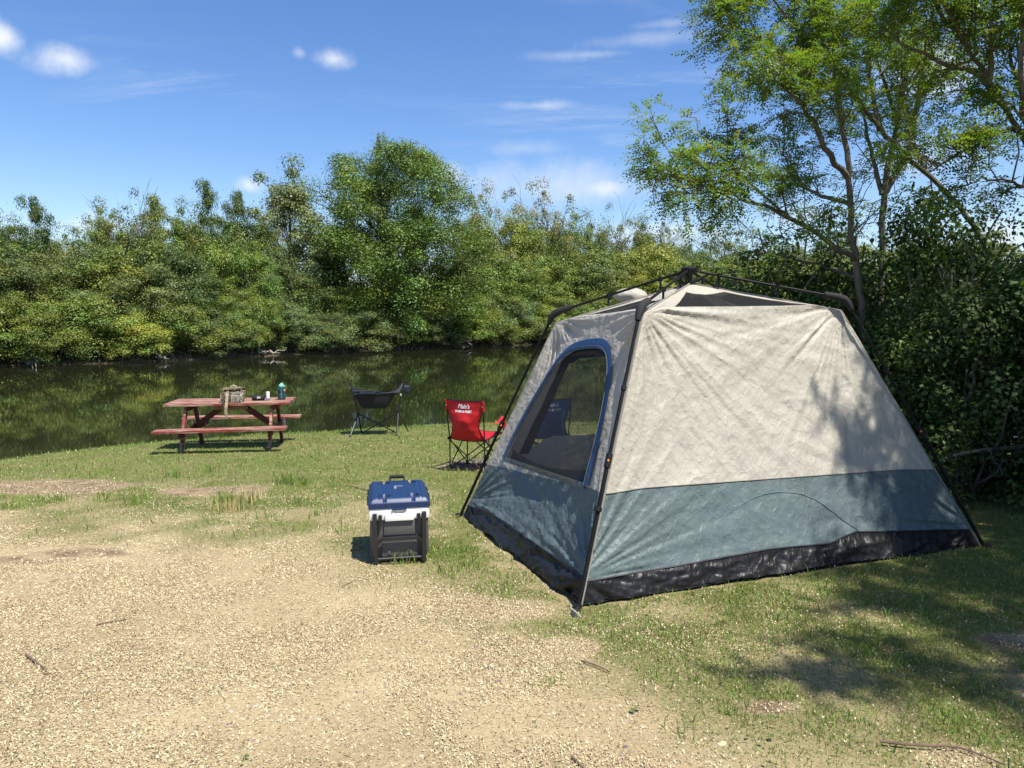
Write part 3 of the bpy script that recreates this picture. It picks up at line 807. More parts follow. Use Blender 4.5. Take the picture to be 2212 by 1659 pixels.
# roots, dead branches at the far waterline
def driftwood(u, length, seed, name, label):
    g = np.random.default_rng(seed); k = (u - PW / 2) / FPX; y = 20.0
    while float(shore_far(k * y)) > y + .35: y += .05
    x = k * y; m = MB()
    for s in range(5):
        a = g.uniform(-.5, .5) + (0 if s % 2 else math.pi)
        L_ = length * g.uniform(.4, 1)
        q = (L_ * math.cos(a), L_ * math.sin(a) * .5, g.uniform(.0, .35))
        pts = limb(m, (g.uniform(-.2, .2), 0, .1), q, .09, .02, g, 6, 6, .2)
        for _ in range(2):
            i = g.integers(2, 5); limb(m, pts[i], np.array(pts[i]) + g.normal(0, .35, 3), .03, .008, g, 4, 4, .2)
    o = m.build(name, BARK_PALE, None); o.location = (x, y, WATER + .05); o.rotation_euler[2] = -.7
    tag(o, label, 'dead wood', 'dead wood on the far waterline')
driftwood(572, 1.7, 1, 'driftwood', 'pale forked driftwood at the foot of the bare-trunked far tree')
driftwood(705, 1.3, 2, 'driftwood', 'grey dead branches trailing into the far water below the grey-green shrub')
driftwood(985, 1.5, 3, 'driftwood', 'thin dead branches on the far waterline nearest to the tent')
driftwood(345, 1.2, 4, 'driftwood', 'dead branches at the far waterline below the yellow-green shrub')
driftwood(60, 1.4, 5, 'driftwood', 'leftmost tangle of dead branches on the far waterline')

# undergrowth under the far shrubs, one dark mass of stems and leaves
def undergrowth():
    g = np.random.default_rng(3); n = 26000
    x = g.uniform(-30, 34, n); d = g.uniform(.1, 9, n) ** 1.0
    y = shore_far(x) + d * 1.25
    z = gz(x, y) + g.uniform(0, 1.5, n) * np.clip(d, .3, 1.3)
    V = leaf_quads(np.column_stack([x, y, z]), unit(g, n), g.uniform(.1, .26, n), g.uniform(.06, .16, n), g)
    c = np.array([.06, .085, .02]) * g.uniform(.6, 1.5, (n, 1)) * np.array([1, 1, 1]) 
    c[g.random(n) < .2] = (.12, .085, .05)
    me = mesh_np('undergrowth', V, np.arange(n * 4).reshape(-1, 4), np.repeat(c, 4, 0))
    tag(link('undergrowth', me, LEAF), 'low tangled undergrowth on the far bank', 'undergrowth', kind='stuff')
    # bare stems at the waterline
    m = MB(); 
    for i in range(420):
        x = g.uniform(-25, 14); y = float(shore_far(x)) + g.uniform(.1, 1.2); b = np.array([x, y, G(x, y) - .1])
        q = b + np.array([g.normal(0, .5), g.normal(-.35, .4), g.uniform(.3, 1.5)])
        limb(m, b, q, .018, .006, g, 4, 3, .2)
    tag(m.build('waterline_stems', BARK_PALE), 'bare stems and roots fringing the far waterline', 'stems', kind='stuff')
undergrowth()

# power lines
WIRE = plain('wire', (.32, .32, .32), .5, .4)
for k, (v0, v1) in enumerate(((459, 484), (468, 487), (481, 496), (497, 505))):
    p0, p1 = at_y(-160, v0 - 3, 50.0), at_y(620, v1 - 2, 66.0)
    pts = [p0.lerp(p1, t / 12) + Vector((0, 0, -1.0 * 4 * (t / 12) * (1 - t / 12) * .5)) for t in range(13)]
    m = MB(); m.tube(pts, .010, 5)
    tag(m.build('power_line', WIRE), '%s of the four thin power lines above the far trees' % ('topmost', 'second from top', 'third from top', 'lowest')[k], 'power line', 'power lines')
# ------------------------------------------------------------------ tent
TAN = fabric('tent_tan_nylon', (.465, .435, .37), .24, .5, .62, 14)
GREYBLUE = fabric('tent_blue_nylon', (.108, .144, .148), .15, .5, .68, 13, spec=.35)
TARP = fabric('tent_black_tarp', (.010, .010, .011), 0, .42, .8, 9, spec=.35)
NAVY = fabric('tent_navy_trim', (.014, .055, .14), 0, .5, .3, 16)
NET = netting('tent_netting', (.05, .05, .052), .62)
NETROOF = netting('roof_netting', (.014, .014, .015), .12)
FLAP = fabric('door_flap', (.055, .052, .05), .1, .6, .5, 9)
BLACK = plain('black_plastic', (.009, .009, .010), .5, var=.2, scale=30, spec=.25)
POLE = plain('pole_black', (.008, .008, .009), .5, .0, var=.2, scale=18, spec=.15)
FOAM = plain('foam_black', (.010, .010, .011), .85, var=.3, scale=40, bmp=.6)
ORANGE = plain('orange_plastic', (.85, .22, .03), .4)
STEEL = plain('steel', (.45, .45, .46), .3, .9)
CORD = plain('cord_black', (.02, .02, .02), .8)
TENT_C = (TL_F + TR_F) / 2
def elbow(foot, u, v):
    """the pole leans towards the tent's middle: where its upright plane meets the line of sight"""
    d = pix_dir(u, v); k = d.x / d.y
    dx, dy = TENT_C.x - foot.x, TENT_C.y - foot.y
    t = (k * foot.y - foot.x) / (dx - k * dy)
    y = foot.y + dy * t
    return at_y(u, v, y)
EN, EL_, ER = elbow(TN_F, 1384, 662), elbow(TL_F, 1196, 676), elbow(TR_F, 1826, 645)
EF = TF_F.lerp(TENT_C, .44); EF.z = (EL_.z + ER.z) / 2
HUB = at_y(1488, 583, TENT_C.y)
PEAK = at_y(1491, 613, TENT_C.y)
up3 = Vector((0, 0, 1))
def inset(p, k, dz): q = p.lerp(Vector((TENT_C.x, TENT_C.y, p.z)), k); q.z += dz; return q
cN, cL, cR, cF = at_y(1389, 676, EN.y + .05), at_y(1200, 699, EL_.y - .02), at_y(1817, 672, ER.y + .06), inset(EF, .05, -.06)
fN, fL, fR, fF = [inset(p, .025, .015) for p in (TN_F, TL_F, TR_F, TF_F)]
class Wall:
    """ruled fabric wall from a bottom edge to a chamfered top edge, with sag, tension folds and crumples"""
    def __init__(s, b0, b1, t0, t1, rise, seed, out):
        s.b0, s.b1, s.t0, s.t1 = [np.array(p) for p in (b0, b1, t0, t1)]
        s.rise, s.seed = rise, seed
        n = np.cross(s.b1 - s.b0, s.t0 - s.b0); n /= np.linalg.norm(n)
        if np.dot(n, np.array(out)) < 0: n = -n
        s.n = n; s.W = np.linalg.norm(s.b1 - s.b0); s.H = np.linalg.norm(s.t0 - s.b0)
        s.Wt = np.linalg.norm(s.t1 - s.t0); s.loop = None
    def top(s, u):
        u = np.asarray(u)[..., None]
        p = s.t0 + (s.t1 - s.t0) * u
        c = ss(0, .12, u[..., 0]) * (1 - ss(.88, 1, u[..., 0]))
        p = p + c[..., None] * np.array([0, 0, s.rise]) - c[..., None] * s.n * .05
        return p
    def base(s, u, v):
        u = np.asarray(u, float); v = np.asarray(v, float)
        b = s.b0 + (s.b1 - s.b0) * u[..., None]
        return b + (s.top(u) - b) * v[..., None]
    def disp(s, u, v):
        w = s.W + (s.Wt - s.W) * v
        x = (u - .5) * w; y = v * s.H
        d = -.05 * np.sin(np.pi * np.clip(v, 0, 1)) * 4 * u * (1 - u)
        e = np.clip(np.minimum(u, 1 - u) * 10, 0, 1)
        # folds fanning out of the corners
        for k, (cx, cy, sgn) in enumerate(((-s.Wt / 2, s.H, 1), (s.Wt / 2, s.H, -1), (-s.W / 2, .08 * s.H, 1), (s.W / 2, .08 * s.H, -1))):
            r = np.hypot(x - cx, y - cy); a = np.arctan2(y - cy, (x - cx) * sgn)
            amp = .018 * ss(.03, .25, r) * np.exp(-r / 1.0)
            d = d + amp * (2 * vnoise(a * 11 + 3 * k, r * .5, s.seed + 11 + k) - 1) + .6 * amp * (2 * vnoise(a * 26 + 7, r * .6, s.seed + 21 + k) - 1)
        # long creases
        for k in range(3):
            ang = (.35, 1.2, 2.3)[k] + .4 * s.seed
            xx = x * math.cos(ang) + y * math.sin(ang); yy = -x * math.sin(ang) + y * math.cos(ang)
            d = d + .0065 * e * (ridged(xx * 4.5 + s.seed, yy * 1.6, 3, s.seed + 31 + k) - .6)
        d = d + .005 * e * (fbm(x * 3, y * 3, 3, s.seed + 3) - .5) + .005 * e * (ridged(x * 15, y * 13, 2, s.seed + 7) - .5)
        # vertical pleats low on the wall
        lowv = 1 - ss(.1, .45, v)
        d = d + .014 * lowv * e * (vnoise(x * 13, y * 1.3, s.seed + 51) - .5)
        tub = 1 - ss(.06, .11, v)
        d = d + tub * e * (.05 * (fbm(x * 5, y * 9, 3, s.seed + 71) - .35) + .018 * (ridged(x * 9, y * 22, 2, s.seed + 73) - .5))
        return d
    def damp(s, u, v):
        if s.loop is None: return 1.0
        best = np.full(np.shape(u), 9.0)
        for (a, b) in s.loop[::2]: best = np.minimum(best, np.hypot((u - a) * s.W, (v - b) * s.H))
        return np.where(in_poly(u, v, s.loop), .12, .12 + .88 * ss(.05, .3, best))
    def P(s, u, v, off=0.0):
        u = np.asarray(u, float); v = np.asarray(v, float)
        return s.base(u, v) + (s.disp(u, v) * s.damp(u, v) + off)[..., None] * s.n
    def uv(s, pts):
        U, V = np.meshgrid(np.linspace(0, 1, 481), np.linspace(0, 1, 481))
        X, Y = proj(s.base(U, V)); out = []
        for (px, py) in pts:
            k = np.argmin((X - px) ** 2 + (Y - py) ** 2); out.append((U.ravel()[k], V.ravel()[k]))
        return np.array(out)
    def sheet(s, name, mat, parent, v0, v1, nu, nv, keep=None, off=0.0):
        u = np.linspace(0, 1, nu); t = np.linspace(0, 1, nv)
        U = np.repeat(u[None], nv, 0)
        a = v0(u) if callable(v0) else np.full(nu, v0); b = v1(u) if callable(v1) else np.full(nu, v1)
        Vv = a[None] + (b - a)[None] * t[:, None]
        P = s.P(U, Vv, off)
        i = np.arange(nv - 1)[:, None] * nu + np.arange(nu - 1)[None]
        F = np.stack([i, i + 1, i + nu + 1, i + nu], -1)
        if keep is not None:
            um = (U[:-1, :-1] + U[1:, 1:]) / 2; vm = (Vv[:-1, :-1] + Vv[1:, 1:]) / 2
            F = F[keep(um, vm)]
        me = mesh_np(name, P, F.reshape(-1, 4), smooth=True)
        return link(name, me, mat, parent)
def smooth_loop(pts, n=120, closed=False):
    pts = np.array(pts, float)
    if closed: pts = np.vstack([pts, pts[:1]])
    d = np.concatenate([[0], np.cumsum(np.hypot(*np.diff(pts, axis=0).T))])
    t = np.linspace(0, d[-1], n, endpoint=not closed)
    return np.column_stack([np.interp(t, d, pts[:, 0]), np.interp(t, d, pts[:, 1])])
def chaikin(pts, it=2):
    pts = [np.array(p, float) for p in pts]
    for _ in range(it):
        q = [pts[0]]
        for a, b in zip(pts[:-1], pts[1:]): q += [a * .75 + b * .25, a * .25 + b * .75]
        pts = q + [pts[-1]]
    return np.array(pts)
def ribbon(wall, uvs, width, off, name, mat, parent, both=False):
    """flat binding that runs along uvs, laid on the wall"""
    c = uvs * np.array([wall.W, wall.H])
    t = np.gradient(c, axis=0); t /= np.linalg.norm(t, axis=1, keepdims=True) + 1e-9
    nn = np.column_stack([-t[:, 1], t[:, 0]])
    rows = []
    for k in (-.22, .4, 1):
        q = (c + nn * width * (k - (.5 if both else 0))) / np.array([wall.W, wall.H])
        rows.append(wall.P(q[:, 0], q[:, 1], off + (.004 if k == .4 else 0)))
    m = MB(); m.grid(np.stack(rows)); return m.build(name, mat, parent, True)
def build_tent():
    T = empty('cabin_tent', TENT_C, 0, 'large tan and grey-blue cabin tent with black pole frame on the lawn', 'tent')
    inv = Matrix.Translation(-TENT_C)
    def adopt(o): o.parent = T; o.matrix_parent_inverse = inv; return o
    class PP: pass
    made = []
    _old = set(bpy.data.objects)
    front = Wall(fN, fR, cN, cR, .055, 1, (.3, -1, 0))
    left = Wall(fL, fN, cL, cN, .05, 2, (-1, -.3, 0))
    backw = Wall(fL, fF, cL, cF, .05, 3, (-.3, 1, 0))
    right = Wall(fR, fF, cR, cF, .05, 4, (1, .3, 0))
    vt_f = lambda u: np.interp(u, [0, .2, .42, .5, .58, .66, .8, 1], [.072, .078, .092, .088, .082, .112, .09, .065])
    vb_f = lambda u: np.interp(u, [0, 1], [.352, .318])
    one = lambda u: np.ones_like(u)
    bot = lambda sd: (lambda u: -.004 + .02 * np.clip(np.minimum(u, 1 - u) * 8, 0, 1) * (vnoise(u * 9, u * 0, sd) - .25))
    front.sheet('floor_skirt', TARP, None, bot(4), vt_f, 300, 16)
    front.sheet('lower_panel', GREYBLUE, None, vt_f, vb_f, 300, 46)
    front.sheet('upper_panel', TAN, None, vb_f, one, 300, 110)
    # left wall with its arched netting window
    vt_l = lambda u: np.interp(u, [0, .25, .6, 1], [.055, .085, .08, .075]); vb_l = lambda u: np.interp(u, [0, 1], [.275, .352])
    arch_px = chaikin([(1092, 992), (1120, 928), (1165, 848), (1203, 785), (1232, 757), (1262, 751), (1300, 748), (1314, 758), (1319, 790), (1306, 880), (1288, 960), (1264, 1050)], 3)
    arch = left.uv(arch_px); 
    arch = smooth_loop(arch, 160); k = np.ones(15) / 15
    pad = np.concatenate([arch[:1] * 2 - arch[7:0:-1], arch, arch[-1:] * 2 - arch[-2:-9:-1]]); sm = np.column_stack([np.convolve(pad[:, i], k, 'valid') for i in (0, 1)]); sm[0] = arch[0]; sm[-1] = arch[-1]; arch = sm
    left.loop = arch
    inside = lambda u, v: in_poly(u, v, arch)
    outside = lambda u, v: ~in_poly(u, v, arch)
    left.sheet('floor_skirt', TARP, None, bot(6), vt_l, 200, 16)
    left.sheet('lower_panel', GREYBLUE, None, vt_l, vb_l, 200, 40, keep=outside)
    left.sheet('upper_panel', TAN, None, vb_l, one, 220, 150, keep=outside)
    left.sheet('window_netting', NET, None, .2, .98, 120, 100, keep=inside, off=-.004)
    ribbon(left, arch[::-1], -.066, .014, 'window_binding', NAVY, None)
    ribbon(left, arch[::-1], -.007, .020, 'zip_seam', plain('zip_grey', (.05, .06, .075), .7), None)
    lo_edge = arch[0][None] + (arch[-1] - arch[0])[None] * np.linspace(0, 1, 40)[:, None]
    ribbon(left, lo_edge, .034, .012, 'window_hem', GREYBLUE, None, True)
    # folded inner door flap lying in the lower part of the window
    fl_top = chaikin([(1098, 967), (1130, 990), (1180, 1008), (1225, 1012), (1274, 1010)], 2); fl_bot = [(1092, 993), (1264, 1050)]
    tu = left.uv(fl_top); bu = left.uv([(np.interp(t, [0, 1], [1086, 1268]), np.interp(t, [0, 1], [996, 1056])) for t in np.linspace(0, 1, len(tu))])
    rows = [left.P((bu + (tu - bu) * s)[:, 0], (bu + (tu - bu) * s)[:, 1], -.02 - .035 * math.sin(s * 2.6)) for s in np.linspace(0, 1, 8)]
    m = MB(); m.grid(np.stack(rows)); m.build('folded_flap', FLAP, None, True)
    # back wall with its own netting opening
    bo_px = [(1128, 978), (1160, 905), (1195, 830), (1222, 775), (1250, 758), (1400, 745), (1440, 760), (1430, 850), (1400, 935), (1250, 934), (1180, 942)]
    bo = smooth_loop(backw.uv(bo_px), 100, True)
    backw.sheet('floor_skirt', TARP, None, bot(8), .08, 120, 10)
    backw.sheet('lower_panel', GREYBLUE, None, .08, .12, 120, 8)
    backw.sheet('upper_panel', TAN, None, .12, one, 150, 110, keep=lambda u, v: ~in_poly(u, v, bo))
    backw.sheet('window_netting', NET, None, .2, .98, 90, 80, keep=lambda u, v: in_poly(u, v, bo))
    ribbon(backw, bo[:56], .09, -.012, 'window_binding', BLACK, None, True)
    right.sheet('floor_skirt', TARP, None, bot(9), .07, 120, 10)
    right.sheet('lower_panel', GREYBLUE, None, .07, .33, 120, 30)
    right.sheet('upper_panel', TAN, None, .33, one, 140, 80)
    # roof
    pk = np.array(PEAK)
    def roof(w, name, v0, v1, sd):
        u = np.linspace(0, 1, 120); t = np.linspace(0, 1, 50)
        U, Tt = np.meshgrid(u, t)
        e = w.P(u, np.ones_like(u)); P = e[None] + (pk - e)[None] * Tt[..., None]
        sag = -.045 * np.sin(np.pi * Tt) * np.sin(np.pi * U) + .012 * (fbm(U * 9, Tt * 6, 3, sd) - .5) * np.sin(np.pi * np.clip(Tt, 0, 1))
        P = P + sag[..., None] * np.array([0, 0, 1.0])
        i = np.arange(49)[:, None] * 120 + np.arange(119)[None]
        F = np.stack([i, i + 1, i + 121, i + 120], -1)
        um, tm = (U[:-1, :-1] + U[1:, 1:]) / 2, (Tt[:-1, :-1] + Tt[1:, 1:]) / 2
        net = (tm > v0) & (tm < v1) & (um > .16 ) & (um < .86) if v0 is not None else np.zeros_like(um, bool)
        link(name, mesh_np(name, P, F[~net].reshape(-1, 4), smooth=True), TAN)
        if net.any(): link('roof_vent', mesh_np('roof_vent', P - np.array([0, 0, .004]), F[net].reshape(-1, 4), smooth=True), NETROOF)
    roof(front, 'roof_panel', .03, .72, 1); roof(left, 'roof_panel', .10, .62, 2); roof(backw, 'roof_panel', .1, .7, 3); roof(right, 'roof_panel', .1, .7, 4)
    # seams
    def seam(w, f, name, mat, r=.006, u0=0, u1=1):
        u = np.linspace(u0, u1, 90); m = MB(); m.tube(w.P(u, f(u), .003), r, 5); m.build(name, mat, None, True)
    SEAM = plain('seam_thread', (.2, .185, .155), .8); PIPE = plain('seam_piping', (.02, .022, .026), .6); BSEAM = plain('blue_seam', (.10, .14, .15), .8)
    seam(front, vb_f, 'hem_seam', SEAM, .004); seam(front, vt_f, 'skirt_piping', PIPE, .006); seam(left, vt_l, 'skirt_piping', PIPE, .006)
    # sewn arch of the vent on the front's lower panel
    ap = front.uv(chaikin([(1528, 1178), (1560, 1120), (1640, 1070), (1700, 1060), (1765, 1072), (1830, 1125), (1862, 1150)], 3))
    ap = smooth_loop(ap, 80)
    m = MB(); m.tube(front.P(ap[:, 0], ap[:, 1], .003), .0025, 5); m.build('arch_seam', BSEAM, None, True)
    # corner sleeves: narrow fabric strips that hide the corners
    for (a, b, nm) in ((fN, cN, 'corner_seam'), (fL, cL, 'corner_seam'), (fR, cR, 'corner_seam')):
        m = MB(); m.tube([a, b], .009, 6); m.build(nm, SEAM if nm else SEAM, None, True)
    for c in (cN, cL, cR, cF):
        m = MB(); pts = [Vector(c).lerp(PEAK, t / 8) + Vector((0, 0, .004 - .0 * t)) for t in range(9)]; m.tube(pts, .007, 5); m.build('ridge_seam', SEAM, None, True)
    # ground sheet
    m = MB(); q = np.array([[np.array(fN) + (np.array(fR) - np.array(fN)) * i / 8 + (np.array(fL) - np.array(fN)) * j / 8 for i in range(9)] for j in range(9)])
    q[..., 2] = gz(q[..., 0], q[..., 1]) + .03; m.grid(q); m.build('ground_sheet', TARP, None)
    # rolled rain fly bundle lying on the far side of the roof
    g = np.random.default_rng(3); P0 = at_y(1362, 640, EL_.y + .35); m = MB()
    U, Vv = np.meshgrid(np.linspace(0, 2 * np.pi, 25), np.linspace(0, 1, 17)); rad = .075 * np.sin(np.pi * Vv) ** .5 * (1 + .35 * (vnoise(U * 2, Vv * 5, 4) - .5))
    m.grid(np.stack([P0.x + (Vv - .5) * .32, P0.y + rad * np.cos(U), P0.z + rad * np.sin(U)], -1)); m.build('rolled_fly', TAN, None, True)
    # frame
    def pole(foot, elb, nm_btn, name='leg_pole'):
        foot = Vector(foot); f2 = foot + up3 * -.03
        m = MB(); mid_ = foot.lerp(elb, .46); m.tube([f2, mid_], .0135, 10); m.tube([mid_, elb], .011, 10)
        o = m.build(name, POLE, None, True)
        m = MB(); m.tube([foot.lerp(elb, .44), foot.lerp(elb, .485)], .021, 10); m.build('pole_lock', BLACK, o, True)
        for ta, rd in ((.30, .024), (.70, .018)): m = MB(); m.tube([foot.lerp(elb, ta), foot.lerp(elb, ta + .013)], rd, 10); m.build('pole_clip', BLACK, o, True)
        if nm_btn:
            p = foot.lerp(elb, .463); d = (Vector((0, 0, CAM_H)) - p).normalized()
            m = MB(); m.lathe([(.007, 0), (.007, .004), (.004, .007)], p + d * .019, 12, d); m.build('lock_button', ORANGE, o, True)
        m = MB(); m.lathe([(.03, -.02), (.032, .01), (.02, .03)], foot, 14); m.build('pole_foot', BLACK, o, True)
        return o
    for ft, el, bt in ((TN_F, EN, True), (TL_F, EL_, True), (TR_F, ER, True), (TF_F, EF, False)):
        pole(ft, el, bt)
        a = Vector(el); d1 = (Vector(ft) - a).normalized(); d2 = (HUB - a).normalized()
        m = MB(); m.tube([a + d2 * .02, a + d2 * .5, HUB - d2 * .05], [.0108, .0105, .010], 10)
        arm = m.build('roof_arm', POLE, None, True)
        m = MB(); m.tube([a + d1 * .10, a + d1 * .035, a + (d1 + d2) * .012, a + d2 * .05, a + d2 * .16], [.02, .028, .031, .030, .025], 12); m.build('elbow_pad', FOAM, arm, True)
        for t in (.42, .80):
            p = a.lerp(HUB, t); m = MB(); m.tube([p + up3 * .016, p - up3 * .018], .019, 10); q = p - up3 * (.075 + .02 * t)
            m.tube([p, q], .009, 6); m.build('roof_clip', BLACK, arm, True)
        m = MB(); m.tube([HUB - up3 * .10 + d2 * -.03, a.lerp(HUB, .86)], .009, 8); m.build('hub_strut', BLACK, arm, True)
    m = MB(); m.lathe([(.02, -.17), (.028, -.16), (.028, -.05), (.05, -.03), (.062, -.01), (.062, .012), (.045, .025), (.0, .028)], HUB, 20); m.build('hub', BLACK, None, True)
    # corner stake, strap and toggles
    s0 = TN_F + Vector((-.03, -.07, 0)); m = MB(); m.tube([s0 + Vector((-.02, 0, .05)), s0 + Vector((.03, -.03, .02)), s0 + Vector((.075, -.07, -.03))], .0028, 8)
    m.tube([s0 + Vector((-.035, .01, .05)), s0 + Vector((-.015, -.005, .055))], .0028, 8); m.build('stake', plain('stake_steel', (.22, .22, .23), .4, .8), None, True)
    m = MB(); m.bar(TN_F + Vector((0, 0, .02)), s0 + Vector((0, 0, .01)), .03, .004); m.bar(s0 + Vector((0, 0, .012)), s0 + Vector((.02, -.05, .0)), .028, .004); m.build('corner_strap', CORD, None)
    b = front.P(np.array([.565]), np.array([.075]), .03)[0]; m = MB()
    m.tube([b, b + np.array((.015, -.03, -.05)), b + np.array((.03, -.05, -.115))], .004, 6); m.tube([b, b + np.array((.03, -.035, -.06)), b + np.array((.05, -.06, -.12))], .003, 6)
    m.build('tie_cord', CORD, None)
    m = MB(); m.tube([b + np.array((.03, -.05, -.115)), b + np.array((.04, -.055, -.14))], .004, 6); m.build('cord_end', STEEL, None)
    new = [o for o in bpy.data.objects if o not in _old]
    for o in new:
        if o.parent is None: adopt(o)
    return T
build_tent()
# ------------------------------------------------------------------ lettering
def text_mesh(txt, size, extrude=.0008, shear=0.0, bold=0.0):
    cu = bpy.data.curves.new('lettering', 'FONT'); cu.body = txt; cu.size = size; cu.extrude = extrude; cu.shear = shear; cu.offset = bold
    cu.align_x = 'CENTER'; cu.align_y = 'CENTER'
    o = bpy.data.objects.new('lettering', cu); COL.objects.link(o)
    bpy.context.view_layer.update()
    me = bpy.data.meshes.new_from_object(o.evaluated_get(bpy.context.evaluated_depsgraph_get()))
    bpy.data.objects.remove(o, do_unlink=True); return me
def lettering(txt, size, mat, parent, M, shear=0.0, bold=0.0, bend=None, sx=1.0):
    me = text_mesh(txt, size, shear=shear, bold=bold)
    for v in me.vertices:
        p = Vector((v.co.x * sx, v.co.y, v.co.z))
        v.co = bend(p) if bend else M @ p
    me.materials.clear()
    return link('lettering', me, mat, parent)

# ------------------------------------------------------------------ picnic table
def painted(name, red=(.30, .052, .042), wood=(.50, .36, .25), wear=.56):
    m, N, L, b = new_mat(name)
    n = add_noise(N, L, 5, 6, .7, stretch=(.5, 3, 3)); g = add_noise(N, L, 30, 5, .6, stretch=(.08, 1.5, 1.5))
    mu = N.new('ShaderNodeMath'); mu.operation = 'MULTIPLY_ADD'; L.new(g, mu.inputs[0]); mu.inputs[1].default_value = .45; L.new(n, mu.inputs[2])
    f = ramp(N, L, mu.outputs[0], [(wear + .18, (0, 0, 0)), (wear + .28, (1, 1, 1))])
    rd = ramp(N, L, g, [(.3, tuple(c * .75 for c in red)), (.7, tuple(c * 1.25 for c in red))])
    wd = ramp(N, L, g, [(.3, tuple(c * .55 for c in wood)), (.7, wood)])
    mx = N.new('ShaderNodeMix'); mx.data_type = 'RGBA'; L.new(f, mx.inputs['Factor']); L.new(rd, mx.inputs['A']); L.new(wd, mx.inputs['B'])
    L.new(mx.outputs['Result'], b.inputs['Base Color']); b.inputs['Roughness'].default_value = .7; b.inputs['Specular IOR Level'].default_value = .3
    bump(N, L, mu.outputs[0], b, .004, .6); return m
REDP = painted('red_painted_wood', (.19, .040, .033), (.40, .29, .21), .51); RED_SHADE = painted('shaded_red_painted_wood', (.11, .024, .02), (.17, .11, .075), .6); RAWW = plain('raw_wood', (.30, .19, .11), .8, var=.35, scale=6, stretch=(.2, 2, 2)); PALEW = plain('pale_wood', (.55, .50, .44), .8, var=.2, scale=6)  # darker copy of the red paint, with under-table shade put into its colour
_ft = [on_ground(*p) for p in ((382, 981), (578, 973), (441, 958), (616, 954))]
TAB_C = sum(_ft, Vector()) / 4
TAB_A = R(8.5)
TAB_Z = (_ft[0].z + _ft[1].z) / 2 - .035
TOPZ = .745
def build_table():
    T = empty('picnic_table', (TAB_C.x, TAB_C.y, TAB_Z), TAB_A, 'weathered red wooden picnic table with attached benches by the lake', 'picnic table')
    g = random.Random(4)
    for i in range(5):
        y = -.29 + i * .145
        m = MB(); m.box((g.uniform(-.012, .012), y, TOPZ - .019), (1.82, .137, .038), bev=.004); m.build('tabletop_plank', REDP, T)
    for s in (-1, 1):
        m = MB(); m.box((g.uniform(-.01, .01) - .02, s * .665, .388), (1.86, .235, .038), bev=.005); o = m.build('bench_plank', REDP, T)
        o.rotation_euler = (0, R(.4) * s, 0)
    for sx in (-1, 1):
        x = sx * .63
        for s in (-1, 1):
            m = MB(); m.bar((x, s * .20, .705), (x, s * .575, -.10 if s > 0 else -.04), .095, .038, up=(1, 0, 0), bev=.004)
            m.build('leg', RED_SHADE if s > 0 else REDP, T)
        m = MB(); m.box((x + .04, 0, .67), (.038, .66, .085), bev=.004); m.build('top_beam', RED_SHADE, T)
        m = MB(); m.box((x + .04, 0, .323), (.038, 1.48, .09), bev=.004); m.build('bench_beam', RED_SHADE, T)
        m = MB(); m.bar((x * .95, .03, .335), (sx * .14, .03, .66), .085, .036, up=(0, 1, 0), bev=.003); m.build('brace', RED_SHADE, T)
    m = MB(); m.box((-.02, -.03, .655), (.50, .036, .10), bev=.004); m.build('center_cleat', RAWW, T)
    m = MB(); m.box((0, .1, .69), (.085, .62, .036), bev=.004); m.build('top_beam', RED_SHADE, T)
    m = MB(); m.box((.63 + .075, .34, .323), (.03, .16, .12), bev=.003); m.build('repair_block', PALEW, T)
    return T
build_table()
TM = Matrix.Translation((TAB_C.x, TAB_C.y, TAB_Z)) @ Matrix.Rotation(TAB_A, 4, 'Z')
def on_table(x, y): return TM @ Vector((x, y, TOPZ + .001))

def camo():
    m, N, L, b = new_mat('camo_cloth')
    n = add_noise(N, L, 26, 3, .6); n2 = add_noise(N, L, 60, 4, .7)
    mu = N.new('ShaderNodeMath'); mu.operation = 'MULTIPLY_ADD'; L.new(n2, mu.inputs[0]); mu.inputs[1].default_value = .35; L.new(n, mu.inputs[2])
    c = ramp(N, L, mu.outputs[0], [(.50, (.020, .016, .010)), (.62, (.075, .055, .030)), (.70, (.20, .155, .09)), (.80, (.34, .29, .19))])
    L.new(c, b.inputs['Base Color']); b.inputs['Roughness'].default_value = .85
    bump(N, L, n, b, .01, .6); return m
CAMO = camo(); WEB = plain('khaki_webbing', (.30, .25, .16), .85, var=.25, scale=30); NETC = plain('pale_net', (.34, .33, .28), .8, var=.4, scale=80)
def soft_box(m, c, d, seed, amp=.012, n=14, p=.35):
    """rounded, slightly lumpy cloth block"""
    U, V = np.meshgrid(np.linspace(0, 2 * np.pi, n * 3 + 1), np.linspace(-np.pi / 2, np.pi / 2, n))
    f = lambda t: np.sign(t) * np.abs(t) ** p
    x = f(np.cos(V)) * f(np.cos(U)); y = f(np.cos(V)) * f(np.sin(U)); z = f(np.sin(V))
    k = 1 + amp / min(d) * 4 * (fbm(U * 2.2 + seed, V * 3, 3, seed) - .5)
    k[:, -1] = k[:, 0]
    m.grid(np.stack([c[0] + x * d[0] / 2 * k, c[1] + y * d[1] / 2 * k, c[2] + z * d[2] / 2 * k], -1)); return m
